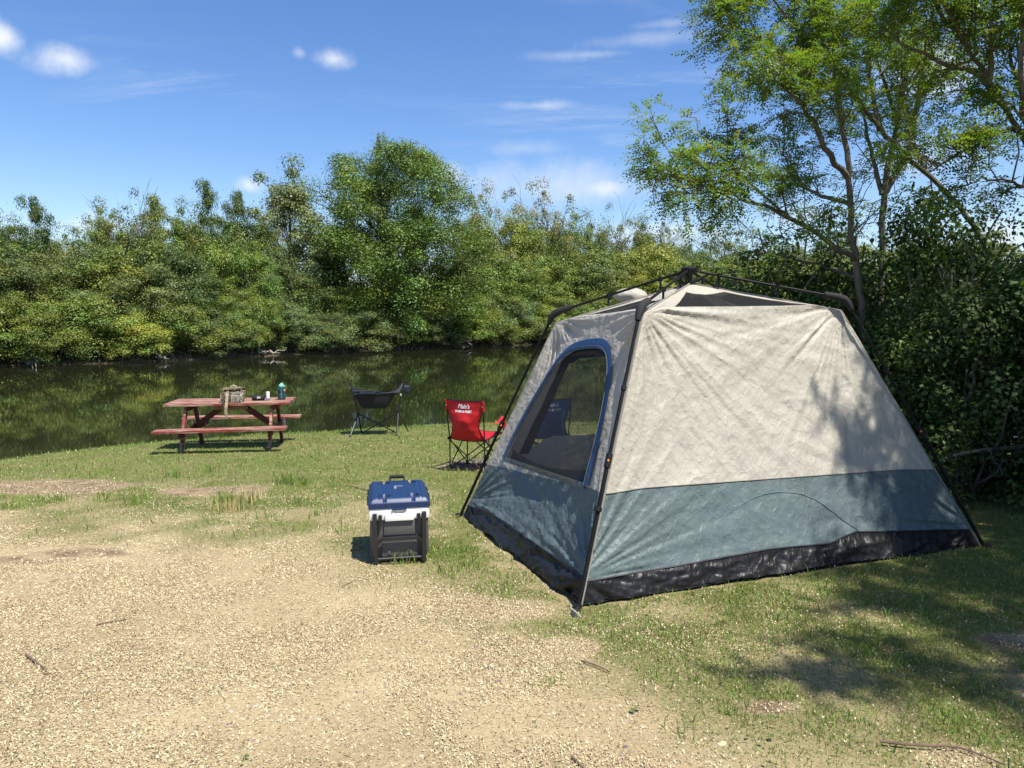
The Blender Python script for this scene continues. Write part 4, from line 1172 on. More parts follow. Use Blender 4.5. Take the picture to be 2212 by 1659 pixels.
def build_bag():
    T = empty('camo_bag', on_table(.06, -.20), TAB_A, 'camouflage shoulder bag with a khaki strap hanging over the table edge', 'bag')
    part('body', CAMO, T, lambda m: soft_box(m, (0, .03, .088), (.31, .20, .175), 3), True)
    part('top_flap', CAMO, T, lambda m: soft_box(m, (.0, .035, .188), (.255, .19, .055), 5, .02), True)
    part('side_pocket', CAMO, T, lambda m: soft_box(m, (-.125, -.035, .075), (.095, .12, .14), 7), True)
    part('front_pocket', CAMO, T, lambda m: soft_box(m, (.05, -.085, .07), (.17, .06, .12), 9), True)
    part('top_handle', WEB, T, lambda m: m.tube([(-.05, .03, .20), (-.035, .03, .235), (0, .03, .248), (.035, .03, .235), (.05, .03, .20)], [.014, .016, .017, .016, .014], 8), True)
    P = [(-.055, .03, .205), (-.062, -.07, .185), (-.06, -.125, .12), (-.062, -.15, .03), (-.07, -.175, -.06), (-.075, -.175, -.14), (-.07, -.172, -.215)]
    def strap(m):
        rows = [[Vector(p) + Vector((dx, 0, 0)) for p in P] for dx in (-.021, .021)]
        m.grid(np.array([[list(q) for q in r] for r in rows])); m.grid(np.array([[[q.x, q.y - .006, q.z - .002] for q in r] for r in rows]))
    part('shoulder_strap', WEB, T, strap)
    def strap2(m):
        Q = [(-.1, -.02, .15), (-.11, -.11, .11), (-.115, -.16, .02), (-.10, -.18, -.06), (-.09, -.18, -.18)]
        m.grid(np.array([[[q[0] + dx, q[1], q[2]] for q in Q] for dx in (-.013, .013)]))
    part('dark_strap', plain('dark_webbing', (.03, .025, .02), .85), T, strap2)
    g = random.Random(8)
    def net(m):
        for i in range(22):
            x = .0 + i * .0075; y = -.128 + g.uniform(-.01, .01)
            pts = [(x, -.06, .155 + g.uniform(-.02, .01)), (x + g.uniform(-.01, .01), y, .11), (x + g.uniform(-.015, .015), y - .008, .05), (x + g.uniform(-.02, .02), y - .01, g.uniform(-.06, .03) if i in (2, 3, 4) else g.uniform(.0, .03))]
            m.tube(pts, .0028, 4)
    o = part('net_fringe', NETC, T, net); o['kind'] = 'stuff'
    part('zip_band', plain('zip_band', (.25, .24, .22), .6), T, lambda m: m.tube([(-.128, -.06, .155), (-.12, -.1, .158), (0, -.108, .16), (.13, -.10, .158), (.15, 0, .158)], .006, 6), True)
build_bag()
def build_speaker():
    T = empty('speaker', on_table(.40, -.06), TAB_A, 'black cylindrical portable speaker lying between the camo bag and the can', 'speaker')
    CL = plain('speaker_cloth', (.012, .012, .013), .9, var=.3, scale=120, bmp=.5)
    part('body', CL, T, lambda m: m.lathe([(.028, -.092), (.038, -.086), (.0425, -.07), (.0435, 0), (.0425, .07), (.038, .086), (.028, .092)], (0, 0, .0435), 28, (1, 0, 0)), True)
    for s in (-1, 1): part('end_cap', BLACK, T, lambda m: m.lathe([(.034, 0), (.034, .004), (.028, .0065), (.0, .007)], (s * .0885, 0, .0435), 24, (s, 0, 0)), True)
    lettering('JBL', .036, plain('print_white', (.72, .72, .72), .5), T, Matrix.Translation((.018, -.0452, .052)) @ Matrix.Rotation(R(82), 4, 'X'), bold=.0006, sx=1.25)
build_speaker()
def build_can():
    T = empty('drink_can', on_table(.545, -.075), TAB_A, 'slim white can with orange mark beside the black speaker', 'can')
    WH = plain('can_white', (.80, .80, .78), .35, var=.04); BL = plain('can_blue', (.04, .12, .32), .35); GY = plain('print_grey', (.10, .11, .13), .5)
    part('body', WH, T, lambda m: m.lathe([(.027, .036), (.0275, .04), (.0275, .128), (.024, .138), (.0215, .140)], n=28), True)
    part('base_band', BL, T, lambda m: m.lathe([(.024, 0), (.0274, .004), (.0275, .036)], n=28), True)
    part('rim', STEEL, T, lambda m: m.lathe([(.0225, .1395), (.0225, .143), (.019, .143), (.019, .1405)], n=24), True)
    def cyl(r):
        def f(p):
            a = p.x / r; return Vector((r * math.sin(a), -r * math.cos(a), p.y))
        return f
    sh = lambda r, dz: (lambda p: cyl(r)(Vector((p.x, p.y + dz, 0))))
    lettering('C', .042, GY, T, None, bend=sh(.0282, .112), bold=.0012)
    lettering('||||', .02, WH, T, None, bend=sh(.0282, .018), bold=.0015)
    me = bpy.data.meshes.new('orange_mark'); f = sh(.0283, .066)
    me.from_pydata([f(Vector(p)) for p in ((-.018, .012, 0), (-.006, .008, 0), (.006, .010, 0), (.018, .014, 0), (.008, -.006, 0), (-.004, -.004, 0))], [], [(0, 1, 5), (1, 2, 4, 5), (2, 3, 4)]); link('orange_mark', me, ORANGE, T)
build_can()
def build_bottle():
    T = empty('water_bottle', on_table(.735, .03), TAB_A, 'large dark teal water bottle with mint green cap at the table end', 'bottle')
    m_, N, L, b = new_mat('teal_plastic'); b.inputs['Base Color'].default_value = (.012, .075, .085, 1); b.inputs['Roughness'].default_value = .15; b.inputs['Transmission Weight'].default_value = .25
    MINT = plain('mint_plastic', (.23, .52, .40), .4, var=.06); WP = plain('print_pale', (.55, .6, .58), .5)
    part('body', m_, T, lambda m: m.lathe([(.05, 0), (.058, .006), (.060, .02), (.060, .085), (.054, .10), (.054, .12), (.060, .135), (.060, .165), (.054, .19), (.036, .208), (.034, .214)], n=32), True)
    part('cap', MINT, T, lambda m: m.lathe([(.038, .205), (.039, .21), (.039, .232), (.034, .238), (.022, .240)], n=28), True)
    part('spout', MINT, T, lambda m: (m.lathe([(.017, .238), (.017, .252), (.012, .256)], n=18), m.tube([(-.012, 0, .25), (.012, 0, .258), (.03, 0, .252)], .008, 8)), True)
    part('carry_loop', MINT, T, lambda m: m.tube([(.034, 0, .222), (.052, 0, .225), (.058, 0, .212), (.05, 0, .2), (.036, 0, .208)], .006, 8), True)
    part('side_grip', BLACK, T, lambda m: m.tube([(-.05, -.035, .15), (-.04, -.062, .15), (-.032, -.066, .10), (-.036, -.064, .05), (-.05, -.045, .045)], .006, 8), True)
    for i in range(9):
        z = .03 + i * .016; a = .12; part('volume_mark', WP, T, lambda m: m.box((.061 * math.sin(a), -.061 * math.cos(a), z), (.016 if i % 2 else .010, .002, .003)))
    part('sticker', plain('sticker_pink', (.6, .25, .22), .5), T, lambda m: m.lathe([(.02, 0), (.02, .0012), (0, .0014)], (.052, -.033, .15), 18, (.84, -.54, 0)))
build_bottle()

# ------------------------------------------------------------------ folding quad chairs
CH_BLACK = plain('chair_steel', (.014, .014, .015), .38, .3); PRINT = plain('print_chair', (.78, .78, .78), .6, var=.05)
def sling_cloth(name, col): return fabric(name, col, .18, .55, .35, 12, .12)
def build_quad_chair(loc, rz, name, label, cloth, dirt=False):
    """local: sitter faces +y; back posts at y=-.27"""
    T = empty(name, loc, rz, label, 'camping chair', 'folding quad chairs')
    hw, yb, yf, sh = .245, -.27, .22, .41
    def tb(nm, pts, r=.0085): part(nm, CH_BLACK, T, lambda m: m.tube(pts, r, 8), True)
    for s in (-1, 1):
        tb('back_post', [(s * hw, yb, 0), (s * hw, yb, sh), (s * (hw + .01), yb - .035, .66), (s * (hw + .012), yb - .06, .90)])
        tb('front_post', [(s * (hw + .02), yf, 0), (s * (hw + .02), yf + .01, .60)])
        tb('side_brace', [(s * (hw + .012), yb, .02), (s * (hw + .03), yf, sh)], .0075); tb('side_brace', [(s * (hw + .012), yb, sh), (s * (hw + .03), yf, .02)], .0075)
        tb('cross_brace', [(-s * hw, yb + .012 * s, .02), (s * hw, yb + .012 * s, sh - .02)], .0075)
        tb('cross_brace', [(-s * hw, yf + .012 * s, .02), (s * hw, yf + .012 * s, sh - .02)], .0075)
        for yy in (yb, yf): part('foot', BLACK, T, lambda m: m.lathe([(.022, -.012), (.02, .012), (.011, .03)], (s * (hw + (.02 if yy > 0 else 0)), yy, 0), 12), True)
        part('joint', BLACK, T, lambda m: m.box((s * (hw + .004), yb, sh), (.04, .045, .035), bev=.006))
        # arm strap
        U = np.linspace(0, 1, 16)
        rows = [[(s * (hw + .015 + .02 * math.sin(u * 3.14) + dx * (.4 + .6 * u)), yb - .02 + (yf - yb + .06) * u, .645 - .055 * math.sin(u * 3.14) + .01 * abs(dx) * 10) for u in U] for dx in (-.035, -.012, .012, .035)]
        part('arm_rest', cloth, T, lambda m: m.grid(np.array(rows)), True)
    part('cup_holder', cloth, T, lambda m: m.lathe([(.036, -.115), (.04, -.1), (.042, 0), (.039, 0), (.037, -.1), (0, -.105)], (hw + .03, yf - .03, .615), 18), True)
    # back sling: wide shoulders, narrow waist
    n, k = 34, 22; z = np.linspace(0, 1, n); x = np.linspace(-1, 1, k)
    half = np.interp(z, [0, .06, .18, .34, .5, .66, .78, 1], [.215, .235, .205, .185, .195, .228, .243, .252])
    X = x[None] * half[:, None]; Z = np.repeat((.40 + z * .50)[:, None], k, 1)
    Yc = np.interp(z, [0, .3, .7, 1], [yb + .015, yb - .03, yb - .05, yb - .062])
    bow = np.interp(z, [0, .5, .75, 1], [.06, .075, .03, .016])
    Y = Yc[:, None] - bow[:, None] * (1 - (x[None]) ** 2) + .010 * (fbm(X * 14, Z * 14, 3, 6) - .5) * (1 - x[None] ** 2) - .012 * ridged(X * 7 + Z * 5, Z * 3, 2, 8) * (1 - x[None] ** 2) * (Z < .75)
    Z = Z + (.012 * (x[None] ** 2)) * (z[:, None] > .9)
    o = part('back_sling', cloth, T, lambda m: m.grid(np.stack([X, Y, Z], -1)), True)
    ed = np.concatenate([np.stack([X, Y, Z], -1)[:, 0], np.stack([X, Y, Z], -1)[-1, 1:-1], np.stack([X, Y, Z], -1)[::-1, -1], np.stack([X, Y, Z], -1)[0, ::-1]])
    part('back_piping', BLACK, T, lambda m: m.tube(ed, .0055, 6), True)
    for s in (-1, 1):
        part('post_sleeve', cloth, T, lambda m: m.tube([(s * (hw + .0115), yb - .045, .775), (s * (hw + .012), yb - .06, .902)], .017, 10), True)
        part('rivet', STEEL, T, lambda m: m.lathe([(.008, 0), (.008, .003), (0, .004)], (s * (hw + .008), yb - .070, .84), 10, (0, -1, .1)))
    def bend(dz):
        def f(p):
            zz = .795 + dz + p.y; t = min(1, abs(p.x) / .25)
            return Vector((p.x, np.interp(zz, [.40, .55, .75, .9], Yc[[0, 10, 24, 33]]) - np.interp(zz, [.65, .775, .9], [.075, .03, .016]) * (1 - t * t) - .006 + p.z * .3, zz))
        return f
    lettering("Blain's", .075, PRINT, T, None, shear=.35, bold=.0018, bend=bend(.036), sx=.86)
    lettering('FARM & FLEET', .040, PRINT, T, None, bold=.0014, bend=bend(-.024), sx=.92)
    # seat
    U, V = np.meshgrid(np.linspace(-1, 1, 20), np.linspace(0, 1, 18))
    wseat = .235 + .045 * V
    S = np.stack([U * wseat, yb + .03 + V * .50, .405 + .035 * V - .05 * (1 - U ** 2) * np.sin(np.pi * np.clip(V, .05, .95)) + .006 * (fbm(U * 4, V * 4, 3, 9) - .5)], -1)
    part('seat_sling', cloth, T, lambda m: m.grid(S), True)
    e = np.concatenate([S[0], S[1:, -1], S[-1, ::-1][1:], S[::-1, 0][1:]])
    part('seat_piping', BLACK, T, lambda m: m.tube(e, .005, 6), True)
    part('care_label', PRINT, T, lambda m: m.box((.19, yb + .22, .355), (.004, .06, .075)))
    return T
RED = sling_cloth('red_cloth', (.50, .012, .018)); BLUE = sling_cloth('blue_cloth', (.022, .075, .20))
_a, _b = on_ground(976, 1016), on_ground(1043, 1022)
_m = (_a + _b) / 2; RZ = R(-25)
fwd = Vector((-math.sin(RZ), math.cos(RZ), 0)); c0 = _m + fwd * .27
build_quad_chair((c0.x, c0.y, G(c0.x, c0.y) + .012), RZ, 'quad_chair', 'red folding camping chair with white lettering, seen from behind', RED)
BZ = R(16); pb = on_ground(1188, 1012); fb = Vector((-math.sin(BZ), math.cos(BZ), 0)); c1 = pb + fb * .27
build_quad_chair((c1.x, c1.y, G(c1.x, c1.y) + .012), BZ, 'quad_chair', 'blue folding camping chair seen through the tent window netting', BLUE)

# ------------------------------------------------------------------ hammock chair
def build_hammock():
    fl, fl2, fr, fr2 = on_ground(756, 944), on_ground(781, 936), on_ground(857, 942), on_ground(882, 932)
    C = (fl + fl2 + fr + fr2) / 4; yM = C.y
    T = empty('hammock_chair', C, 0, 'black and navy hammock camping chair on crossed legs at the waterside', 'camping chair')
    HB = plain('hammock_black', (.014, .015, .018), .75, var=.25, scale=30); HN = fabric('hammock_navy', (.018, .024, .042), .05, .6, .3, 14)
    FR = plain('hammock_frame', (.03, .03, .033), .3, .4)
    loc = lambda u, v, y: at_y(u, v, y) - C
    jl, jr = loc(774, 894, yM), loc(860, 890, yM)
    tl, tr = loc(757, 829, yM + .02), loc(871, 826, yM + .02)
    g = lambda p: Vector(p) - C
    def tb(nm, a, b, r=.013, mat=FR): part(nm, mat, T, lambda m: m.tube([a, b], r, 8), True)
    tb('post', jl, tl, .014); tb('post', jr, tr, .014)
    for j, a, b in ((jl, fl, fl2), (jr, fr, fr2)):
        tb('leg', j, g(a)); tb('leg', j, g(b))
        part('hinge', BLACK, T, lambda m: m.box(j, (.045, .05, .05), bev=.008))
    m0 = g((fl + fl2) / 2); m1 = g((fr + fr2) / 2)
    tb('cross_bar', jl, loc(853, 933, yM + .05), .012); tb('cross_bar', jr, loc(783, 935, yM + .12), .012)
    for t_ in (tl, tr): part('post_cap', BLACK, T, lambda m: m.lathe([(.02, -.02), (.028, -.005), (.03, .01), (.02, .02)], t_, 14), True)
    for f_ in (fl, fl2, fr, fr2): part('foot', BLACK, T, lambda m: m.lathe([(.022, -.01), (.02, .01), (.012, .03)], g(f_), 12), True)
    # sling
    nU, nV = 30, 22
    U, V = np.meshgrid(np.linspace(0, 1, nU), np.linspace(0, 1, nV))
    p = lambda u, v, y: np.array(loc(u, v, y))
    top0, top1 = p(767, 849, yM - .26), p(861, 848, yM - .26)
    front0, front1 = p(765, 850, yM + .40), p(864, 846, yM + .40)
    A = top0 + (top1 - top0) * U[..., None]; B = front0 + (front1 - front0) * U[..., None]
    S = A + (B - A) * V[..., None]
    S[..., 1] = A[..., 1] + (B - A)[..., 1] * np.interp(V, [0, .42, 1], [0, .10, 1])
    S[..., 2] = A[..., 2] - .012 * np.sin(np.pi * U) - np.interp(V, [0, .2, .42, .55, .8, 1], [0, .17, .28, .295, .2, .06]) * (.10 + .90 * ss(0, .24, U) * (1 - ss(.72, 1, U)))
    S[..., 2] += .012 * (fbm(U * 6, V * 6, 3, 4) - .5)
    part('sling', HB, T, lambda m: m.grid(S), True)
    part('side_panel', HN, T, lambda m: m.grid(np.stack([S[:, 0] + np.array([-.012, 0, .025]) * k for k in (0, .5, 1)], 0)), True)
    part('side_panel', HN, T, lambda m: m.grid(np.stack([S[:, -1] + np.array([.012, 0, .025]) * k for k in (0, .5, 1)], 0)), True)
    part('hem', HN, T, lambda m: m.tube(S[0], .008, 6), True)
    part('pillow', HN, T, lambda m: soft_box(m, (S[0, 8][0] - .0, S[0, 8][1] - .02, S[0, 8][2] + .012), (.40, .07, .06), 3, .02), True)
    def strap(a, b, w=.02):
        a, b = Vector(a), Vector(b); part('strap', HN, T, lambda m: m.bar(a, b, w, .004, up=(0, 1, 0)))
    strap(tl, S[0, 0]); strap(tl, S[-1, 0], .016); strap(tl, S[0, 2], .008); strap(tr, S[0, -1]); strap(tr, S[-1, -1], .016); strap(tr, S[0, -3], .008)
    part('pouch', HN, T, lambda m: soft_box(m, tuple(loc(879, 841, yM + .05)), (.11, .10, .14), 5, .01, p=.3), True)
    part('care_label', PRINT, T, lambda m: m.box(tuple(loc(866, 853, yM)), (.02, .003, .05)))
build_hammock()

# ------------------------------------------------------------------ cooler
def build_cooler():
    a, b = on_ground(806, 1220), on_ground(922, 1212)
    mid_ = (a + b) / 2; rz = R(11)
    D, Wd, Ht = .56, .41, .49
    back_ = Vector((-math.sin(rz), math.cos(rz), 0)); c = mid_ + back_ * (D / 2)
    T = empty('wheeled_cooler', (c.x, c.y, G(c.x, c.y) + .0), rz, 'blue-lidded white and charcoal wheeled cooler standing on the grass edge', 'cooler')
    GREY = plain('cooler_charcoal', (.085, .083, .082), .5, var=.12, scale=60, bmp=.25); WHT = plain('cooler_white', (.78, .77, .74), .4, var=.03); LID = plain('cooler_blue', (.009, .027, .085), .38, var=.10, scale=80, bmp=.3)
    BK = plain('cooler_black', (.016, .016, .017), .4, var=.2)
    y0 = -D / 2
    part('lower_body', GREY, T, lambda m: m.box((0, 0, .195), (Wd, D, .31), taper=.93, bev=.02), True)
    part('upper_body', WHT, T, lambda m: m.box((0, 0, .372), (Wd + .012, D + .012, .084), bev=.012), True)
    # white front ledge with a drop in the middle, and the grip under it
    part('front_ledge', WHT, T, lambda m: m.box((0, y0 - .012, .352), (.20, .026, .05), bev=.006), True)
    part('front_grip', plain('cooler_offwhite', (.62, .61, .58), .45), T, lambda m: (m.bar((-.05, y0 - .012, .405), (-.036, y0 - .012, .372), .012, .016), m.bar((.05, y0 - .012, .405), (.036, y0 - .012, .372), .012, .016), m.bar((-.04, y0 - .012, .372), (.04, y0 - .012, .372), .012, .014)))
    # raised panels on the front
    part('front_panel', GREY, T, lambda m: m.box((0, y0 + .004, .27), (.22, .02, .10), bev=.006), True)
    part('front_panel', GREY, T, lambda m: m.box((0, y0 + .006, .115), (.25, .02, .10), bev=.006), True)
    for s in (-1, 1): part('front_rib', GREY, T, lambda m: m.box((s * .075, y0 - .002, .10), (.022, .016, .04), bev=.004))
    # lid
    n = 61; x = np.linspace(-1, 1, n); X, Y = np.meshgrid(x * (Wd / 2 + .010), x * (D / 2 + .010))
    ex = (Wd / 2 + .010) - np.abs(X); ey = (D / 2 + .010) - np.abs(Y); e = np.minimum(ex, ey)
    h = .452 + .032 * ss(0, .034, e)
    for (cx, cy) in ((-.10, -.195), (.10, -.195), (-.10, .195), (.10, .195)):
        h = h - .028 * (1 - ss(.038, .043, np.hypot(X - cx, Y - cy))) - .012 * ((np.abs(X - cx) < .011) & (np.abs(Y) > abs(cy)) & (e > .01))
    for xs_ in (-.155, -.148, .148, .155): h = h - .004 * (np.abs(X - xs_) < .0035) * (e > .03)
    h = h - .006 * ((np.abs(X + .02) < .008) & (Y > -.07) & (Y < .09)) - .006 * ((np.abs(Y - .085) < .012) & (X > -.028) & (X < .04))
    top = np.stack([X, Y, h], -1)
    def lid(m):
        m.grid(top)
        per = [(i, 0) for i in range(n)] + [(n - 1, j) for j in range(1, n)] + [(i, n - 1) for i in range(n - 2, -1, -1)] + [(0, j) for j in range(n - 2, 0, -1)]
        ring = np.array([top[i, j] for i, j in per]); lo = ring.copy(); lo[:, 2] = .414
        q = np.stack([ring, lo]); q = np.concatenate([q, q[:, :1]], 1); m.grid(q)
    lo_ = part('lid', LID, T, lid, True)
    part('lid_catch', LID, lo_, lambda m: m.box((0, y0 - .018, .412), (.10, .018, .012), bev=.003))
    part('badge', plain('badge_silver', (.4, .44, .5), .3, .5), lo_, lambda m: (m.box((-.02, .045, .481), (.018, .07, .003)), m.box((.005, .085, .481), (.065, .016, .003))))
    # tow handle folded down over the front
    hy = y0 - .024
    def handle(m):
        for s in (-1, 1): m.bar((s * .172, hy + .004, .385), (s * .168, hy - .006, .03), .030, .030, bev=.005, up=(0, 1, 0))
        m.bar((-.158, hy, .175), (-.118, hy - .006, .205), .022, .026, bev=.004, up=(0, 1, 0)); m.bar((.158, hy, .175), (.118, hy - .006, .205), .022, .026, bev=.004, up=(0, 1, 0)); m.bar((-.122, hy - .006, .205), (.122, hy - .006, .205), .022, .028, bev=.004, up=(0, 1, 0))
    part('tow_handle', BK, T, handle)
    part('axle_bar', BK, T, lambda m: m.tube([(-.165, hy, .058), (.165, hy, .058)], .011, 12), True)
    for s in (-1, 1):
        part('pivot', BK, T, lambda m: m.box((s * .138, y0 - .014, .335), (.014, .03, .075), bev=.003))
        part('pivot', BK, T, lambda m: m.box((s * .126, y0 - .014, .335), (.008, .026, .075), bev=.003))
        for yy in (-.08, .10): part('side_latch', BK, T, lambda m: m.box((s * (Wd / 2 + .012), yy, .425), (.018, .07, .06), bev=.005))
        part('wheel', BK, T, lambda m: m.lathe([(.03, -.02), (.075, -.018), (.078, 0), (.075, .018), (.03, .02)], (s * .165, D / 2 - .03, .078), 24, (1, 0, 0)), True)
        part('foot', BK, T, lambda m: m.box((s * .16, y0 + .03, .02), (.05, .06, .05), bev=.006))
        part('side_wall', GREY, T, lambda m: m.box((s * (Wd / 2 - .004), 0, .17), (.014, D * .8, .2), bev=.005))
    # telescoping pull handle at the back
    part('handle_post', STEEL, T, lambda m: m.tube([(-.055, D / 2 + .02, .36), (-.055, D / 2 + .02, .505)], .008, 8), True); part('handle_post', STEEL, T, lambda m: m.tube([(.055, D / 2 + .02, .36), (.055, D / 2 + .02, .505)], .008, 8), True)
    part('pull_grip', FOAM, T, lambda m: m.tube([(-.055, D / 2 + .02, .505), (.055, D / 2 + .02, .505)], .014, 12), True)
    part('handle_mount', BK, T, lambda m: m.box((0, D / 2 + .018, .33), (.15, .03, .10), bev=.006))
build_cooler()
# ------------------------------------------------------------------ near trees on the right
LEAFN = leaf_mat('leaf_near', .42, .5)
LEAFB = leaf_mat('leaf_bush', .25, .6)
BARKN = plain('bark_near', (.15, .13, .11), .9, var=.45, scale=14, bmp=.8, spec=.2, stretch=(1, 1, .2))
def pinnate(pos, dirs, g, n_pair=5, length=.19, ls=.038):
    """feather-like compound leaves: pairs of small leaflets along a drooping stalk"""
    n = len(pos); out = []
    side = np.cross(dirs, np.array([0, 0, 1.0])); side /= np.linalg.norm(side, axis=1, keepdims=True) + 1e-9
    roll = g.normal(0, .5, n)[:, None]
    upv = np.cross(side, dirs); s2 = side * np.cos(roll) + upv * np.sin(roll); u2 = np.cross(s2, dirs)
    L_ = (length * g.uniform(.7, 1.25, n))[:, None]; sz = (ls * g.uniform(.8, 1.2, n))[:, None]
    for k in range(n_pair * 2 + 1):
        t = (k // 2 + 1) / (n_pair + 1) if k < n_pair * 2 else 1.0
        c = pos + dirs * L_ * t + np.array([0, 0, -1.0]) * L_ * .28 * t * t
        if k < n_pair * 2: ax = s2 * (1 if k % 2 else -1) * .9 + dirs * .45
        else: ax = dirs
        ax = ax + np.array([0, 0, -.15]) + g.normal(0, .16, (n, 3)); ax /= np.linalg.norm(ax, axis=1, keepdims=True)
        b = np.cross(ax, u2 + g.normal(0, .25, (n, 3))); b /= np.linalg.norm(b, axis=1, keepdims=True) + 1e-9
        out.append(np.stack([c, c + ax * sz * .5 + b * sz * .26, c + ax * sz, c + ax * sz * .5 - b * sz * .26], 1))
    return np.concatenate(out), n_pair * 2 + 1
def locust(name, label, base, limbs, seed, nleaf, tint, group='feathery-leaved locust trees on the right', twig=(.35, .9)):
    """limbs: list of (points, radius at start, radius at end, leaf weight, leaf start fraction); points in world space"""
    g = np.random.default_rng(seed)
    T = empty(name, base, 0, label, 'tree', group)
    B = np.array(base); m = MB(); tips = []; wts = []
    for pts, r0, r1, wt, st in limbs:
        P = chaikin([np.array(p, float) - B for p in pts], 2)
        P = P + np.concatenate([np.zeros((1, 3)), g.normal(0, .012, (len(P) - 1, 3))])
        n = len(P); m.tube(P, [r0 + (r1 - r0) * i / (n - 1) for i in range(n)], 8)
        Lt = np.linalg.norm(np.diff(P, axis=0), axis=1).sum()
        nt = int(max(5, Lt * 9 * min(1, wt)))
        for _ in range(nt):
            f = g.uniform(st, 1); i = min(n - 2, int(f * (n - 1)))
            p = P[i] + (P[i + 1] - P[i]) * g.random()
            d = P[i + 1] - P[i]; d /= np.linalg.norm(d)
            q = d * .55 + unit(g, 1)[0] * .8 + np.array([0, 0, .18]); q /= np.linalg.norm(q)
            ln = g.uniform(*twig) * (1.25 - .5 * f)
            tw = limb(m, p, p + q * ln, .009, .003, g, 5, 4, .15)
            for a in range(1, 5): tips.append((tw[a], q)); wts.append(wt)
            for _k in range(2):
                q2 = q * .6 + unit(g, 1)[0] * .7; q2 /= np.linalg.norm(q2); s0 = tw[g.integers(1, 4)]
                t2 = limb(m, s0, s0 + q2 * ln * .5, .005, .002, g, 4, 3, .15)
                for a in range(1, 4): tips.append((t2[a], q2)); wts.append(wt)
    w = np.array(wts); w = w / w.sum(); k = g.choice(len(tips), nleaf, p=w)
    pos = np.array([tips[i][0] for i in k]) + g.normal(0, .035, (nleaf, 3)); dr = np.array([tips[i][1] for i in k]) * .5 + unit(g, nleaf) * np.array([1, 1, .55]); dr[:, 2] -= .12
    dr /= np.linalg.norm(dr, axis=1, keepdims=True)
    V, rep = pinnate(pos, dr, g)
    br = np.tile(g.uniform(.75, 1.3, nleaf), rep); c = np.ones((len(V), 3)) * br[:, None]; c[:, 0] *= np.tile(1 + g.normal(0, .14, nleaf), rep)
    me = mesh_np('crown', V, np.arange(len(V) * 4).reshape(-1, 4), np.repeat(c, 4, 0))
    m.build('trunk', BARKN, T, True)
    o = link('crown', me, LEAFN, T); o.color = (*tint, 1)
    return T
def W(u, v, y): return at_y(u, v, y)
LOC_T = (.118, .19, .03)
yA = 8.6
bA = Vector((W(1862, 800, yA).x, yA, G(W(1862, 800, yA).x, yA)))
locust('locust_tree', 'feathery-leaved tree with upright trunk rising just behind the tent', bA, [
    ([bA, W(1860, 700, yA), W(1856, 620, yA), W(1842, 500, yA), W(1834, 380, yA)], .048, .034, .25, .55),
    ([W(1834, 380, yA), W(1822, 290, yA), W(1806, 200, yA + .1), W(1800, 110, yA + .2), W(1790, -20, yA + .3), W(1770, -160, yA + .3)], .038, .010, 1.0, .15),
    ([W(1834, 385, yA), W(1785, 330, yA - .2), W(1752, 250, yA - .4), W(1730, 215, yA - .5), W(1660, 170, yA - .6), W(1590, 120, yA - .6)], .04, .008, 1.25, .3),
    ([W(1850, 560, yA), W(1790, 520, yA - .3), W(1715, 470, yA - .5), W(1640, 440, yA - .7), W(1540, 408, yA - .9), W(1440, 375, yA - 1.0)], .035, .007, 1.15, .3),
    ([W(1700, 465, yA - .5), W(1620, 395, yA - .6), W(1545, 335, yA - .7), W(1520, 300, yA - .7)], .016, .005, .9, .35),
    ([W(1560, 412, yA - .85), W(1480, 420, yA - 1.0), W(1410, 415, yA - 1.0)], .012, .004, .8, .25),
    ([W(1850, 600, yA), W(1800, 580, yA + .4), W(1720, 560, yA + .7), W(1650, 545, yA + .9)], .03, .008, .8, .2),
    ([W(1840, 440, yA), W(1770, 420, yA + .4), W(1715, 395, yA + .6), W(1690, 330, yA + .7)], .03, .008, .9, .3),
], 3, 4300, LOC_T)
yB = 9.4
bB = Vector((W(2175, 700, yB).x, yB, G(W(2175, 700, yB).x, yB)))
locust('locust_tree', 'feathery-leaved tree whose long bare trunk leans left over the bushes', bB, [
    ([bB, W(2150, 560, yB), W(2078, 447, yB), W(2000, 372, yB - .1), W(1920, 300, yB - .2), W(1868, 235, yB - .3)], .036, .028, .1, .7),
    ([W(1868, 235, yB - .3), W(1820, 165, yB - .3), W(1780, 105, yB - .4), W(1752, 30, yB - .5), W(1720, -80, yB - .5)], .028, .008, 1.1, .1),
    ([W(1850, 210, yB - .3), W(1770, 190, yB - .6), W(1700, 130, yB - .8), W(1610, 60, yB - .9), W(1545, 55, yB - .9)], .03, .006, 1.3, .25),
    ([W(1900, 280, yB - .2), W(1880, 180, yB), W(1868, 60, yB), W(1850, -60, yB)], .035, .01, .9, .2),
    ([W(1800, 130, yB - .4), W(1700, 40, yB - .7), W(1640, -40, yB - .8)], .025, .006, 1.2, .2),
    ([W(2000, 372, yB), W(1960, 280, yB + .2), W(1945, 150, yB + .3)], .03, .01, .6, .3),
], 5, 2900, LOC_T)
yC = 10.2
bC = Vector((W(1905, 760, yC).x, yC, G(W(1905, 760, yC).x, yC)))
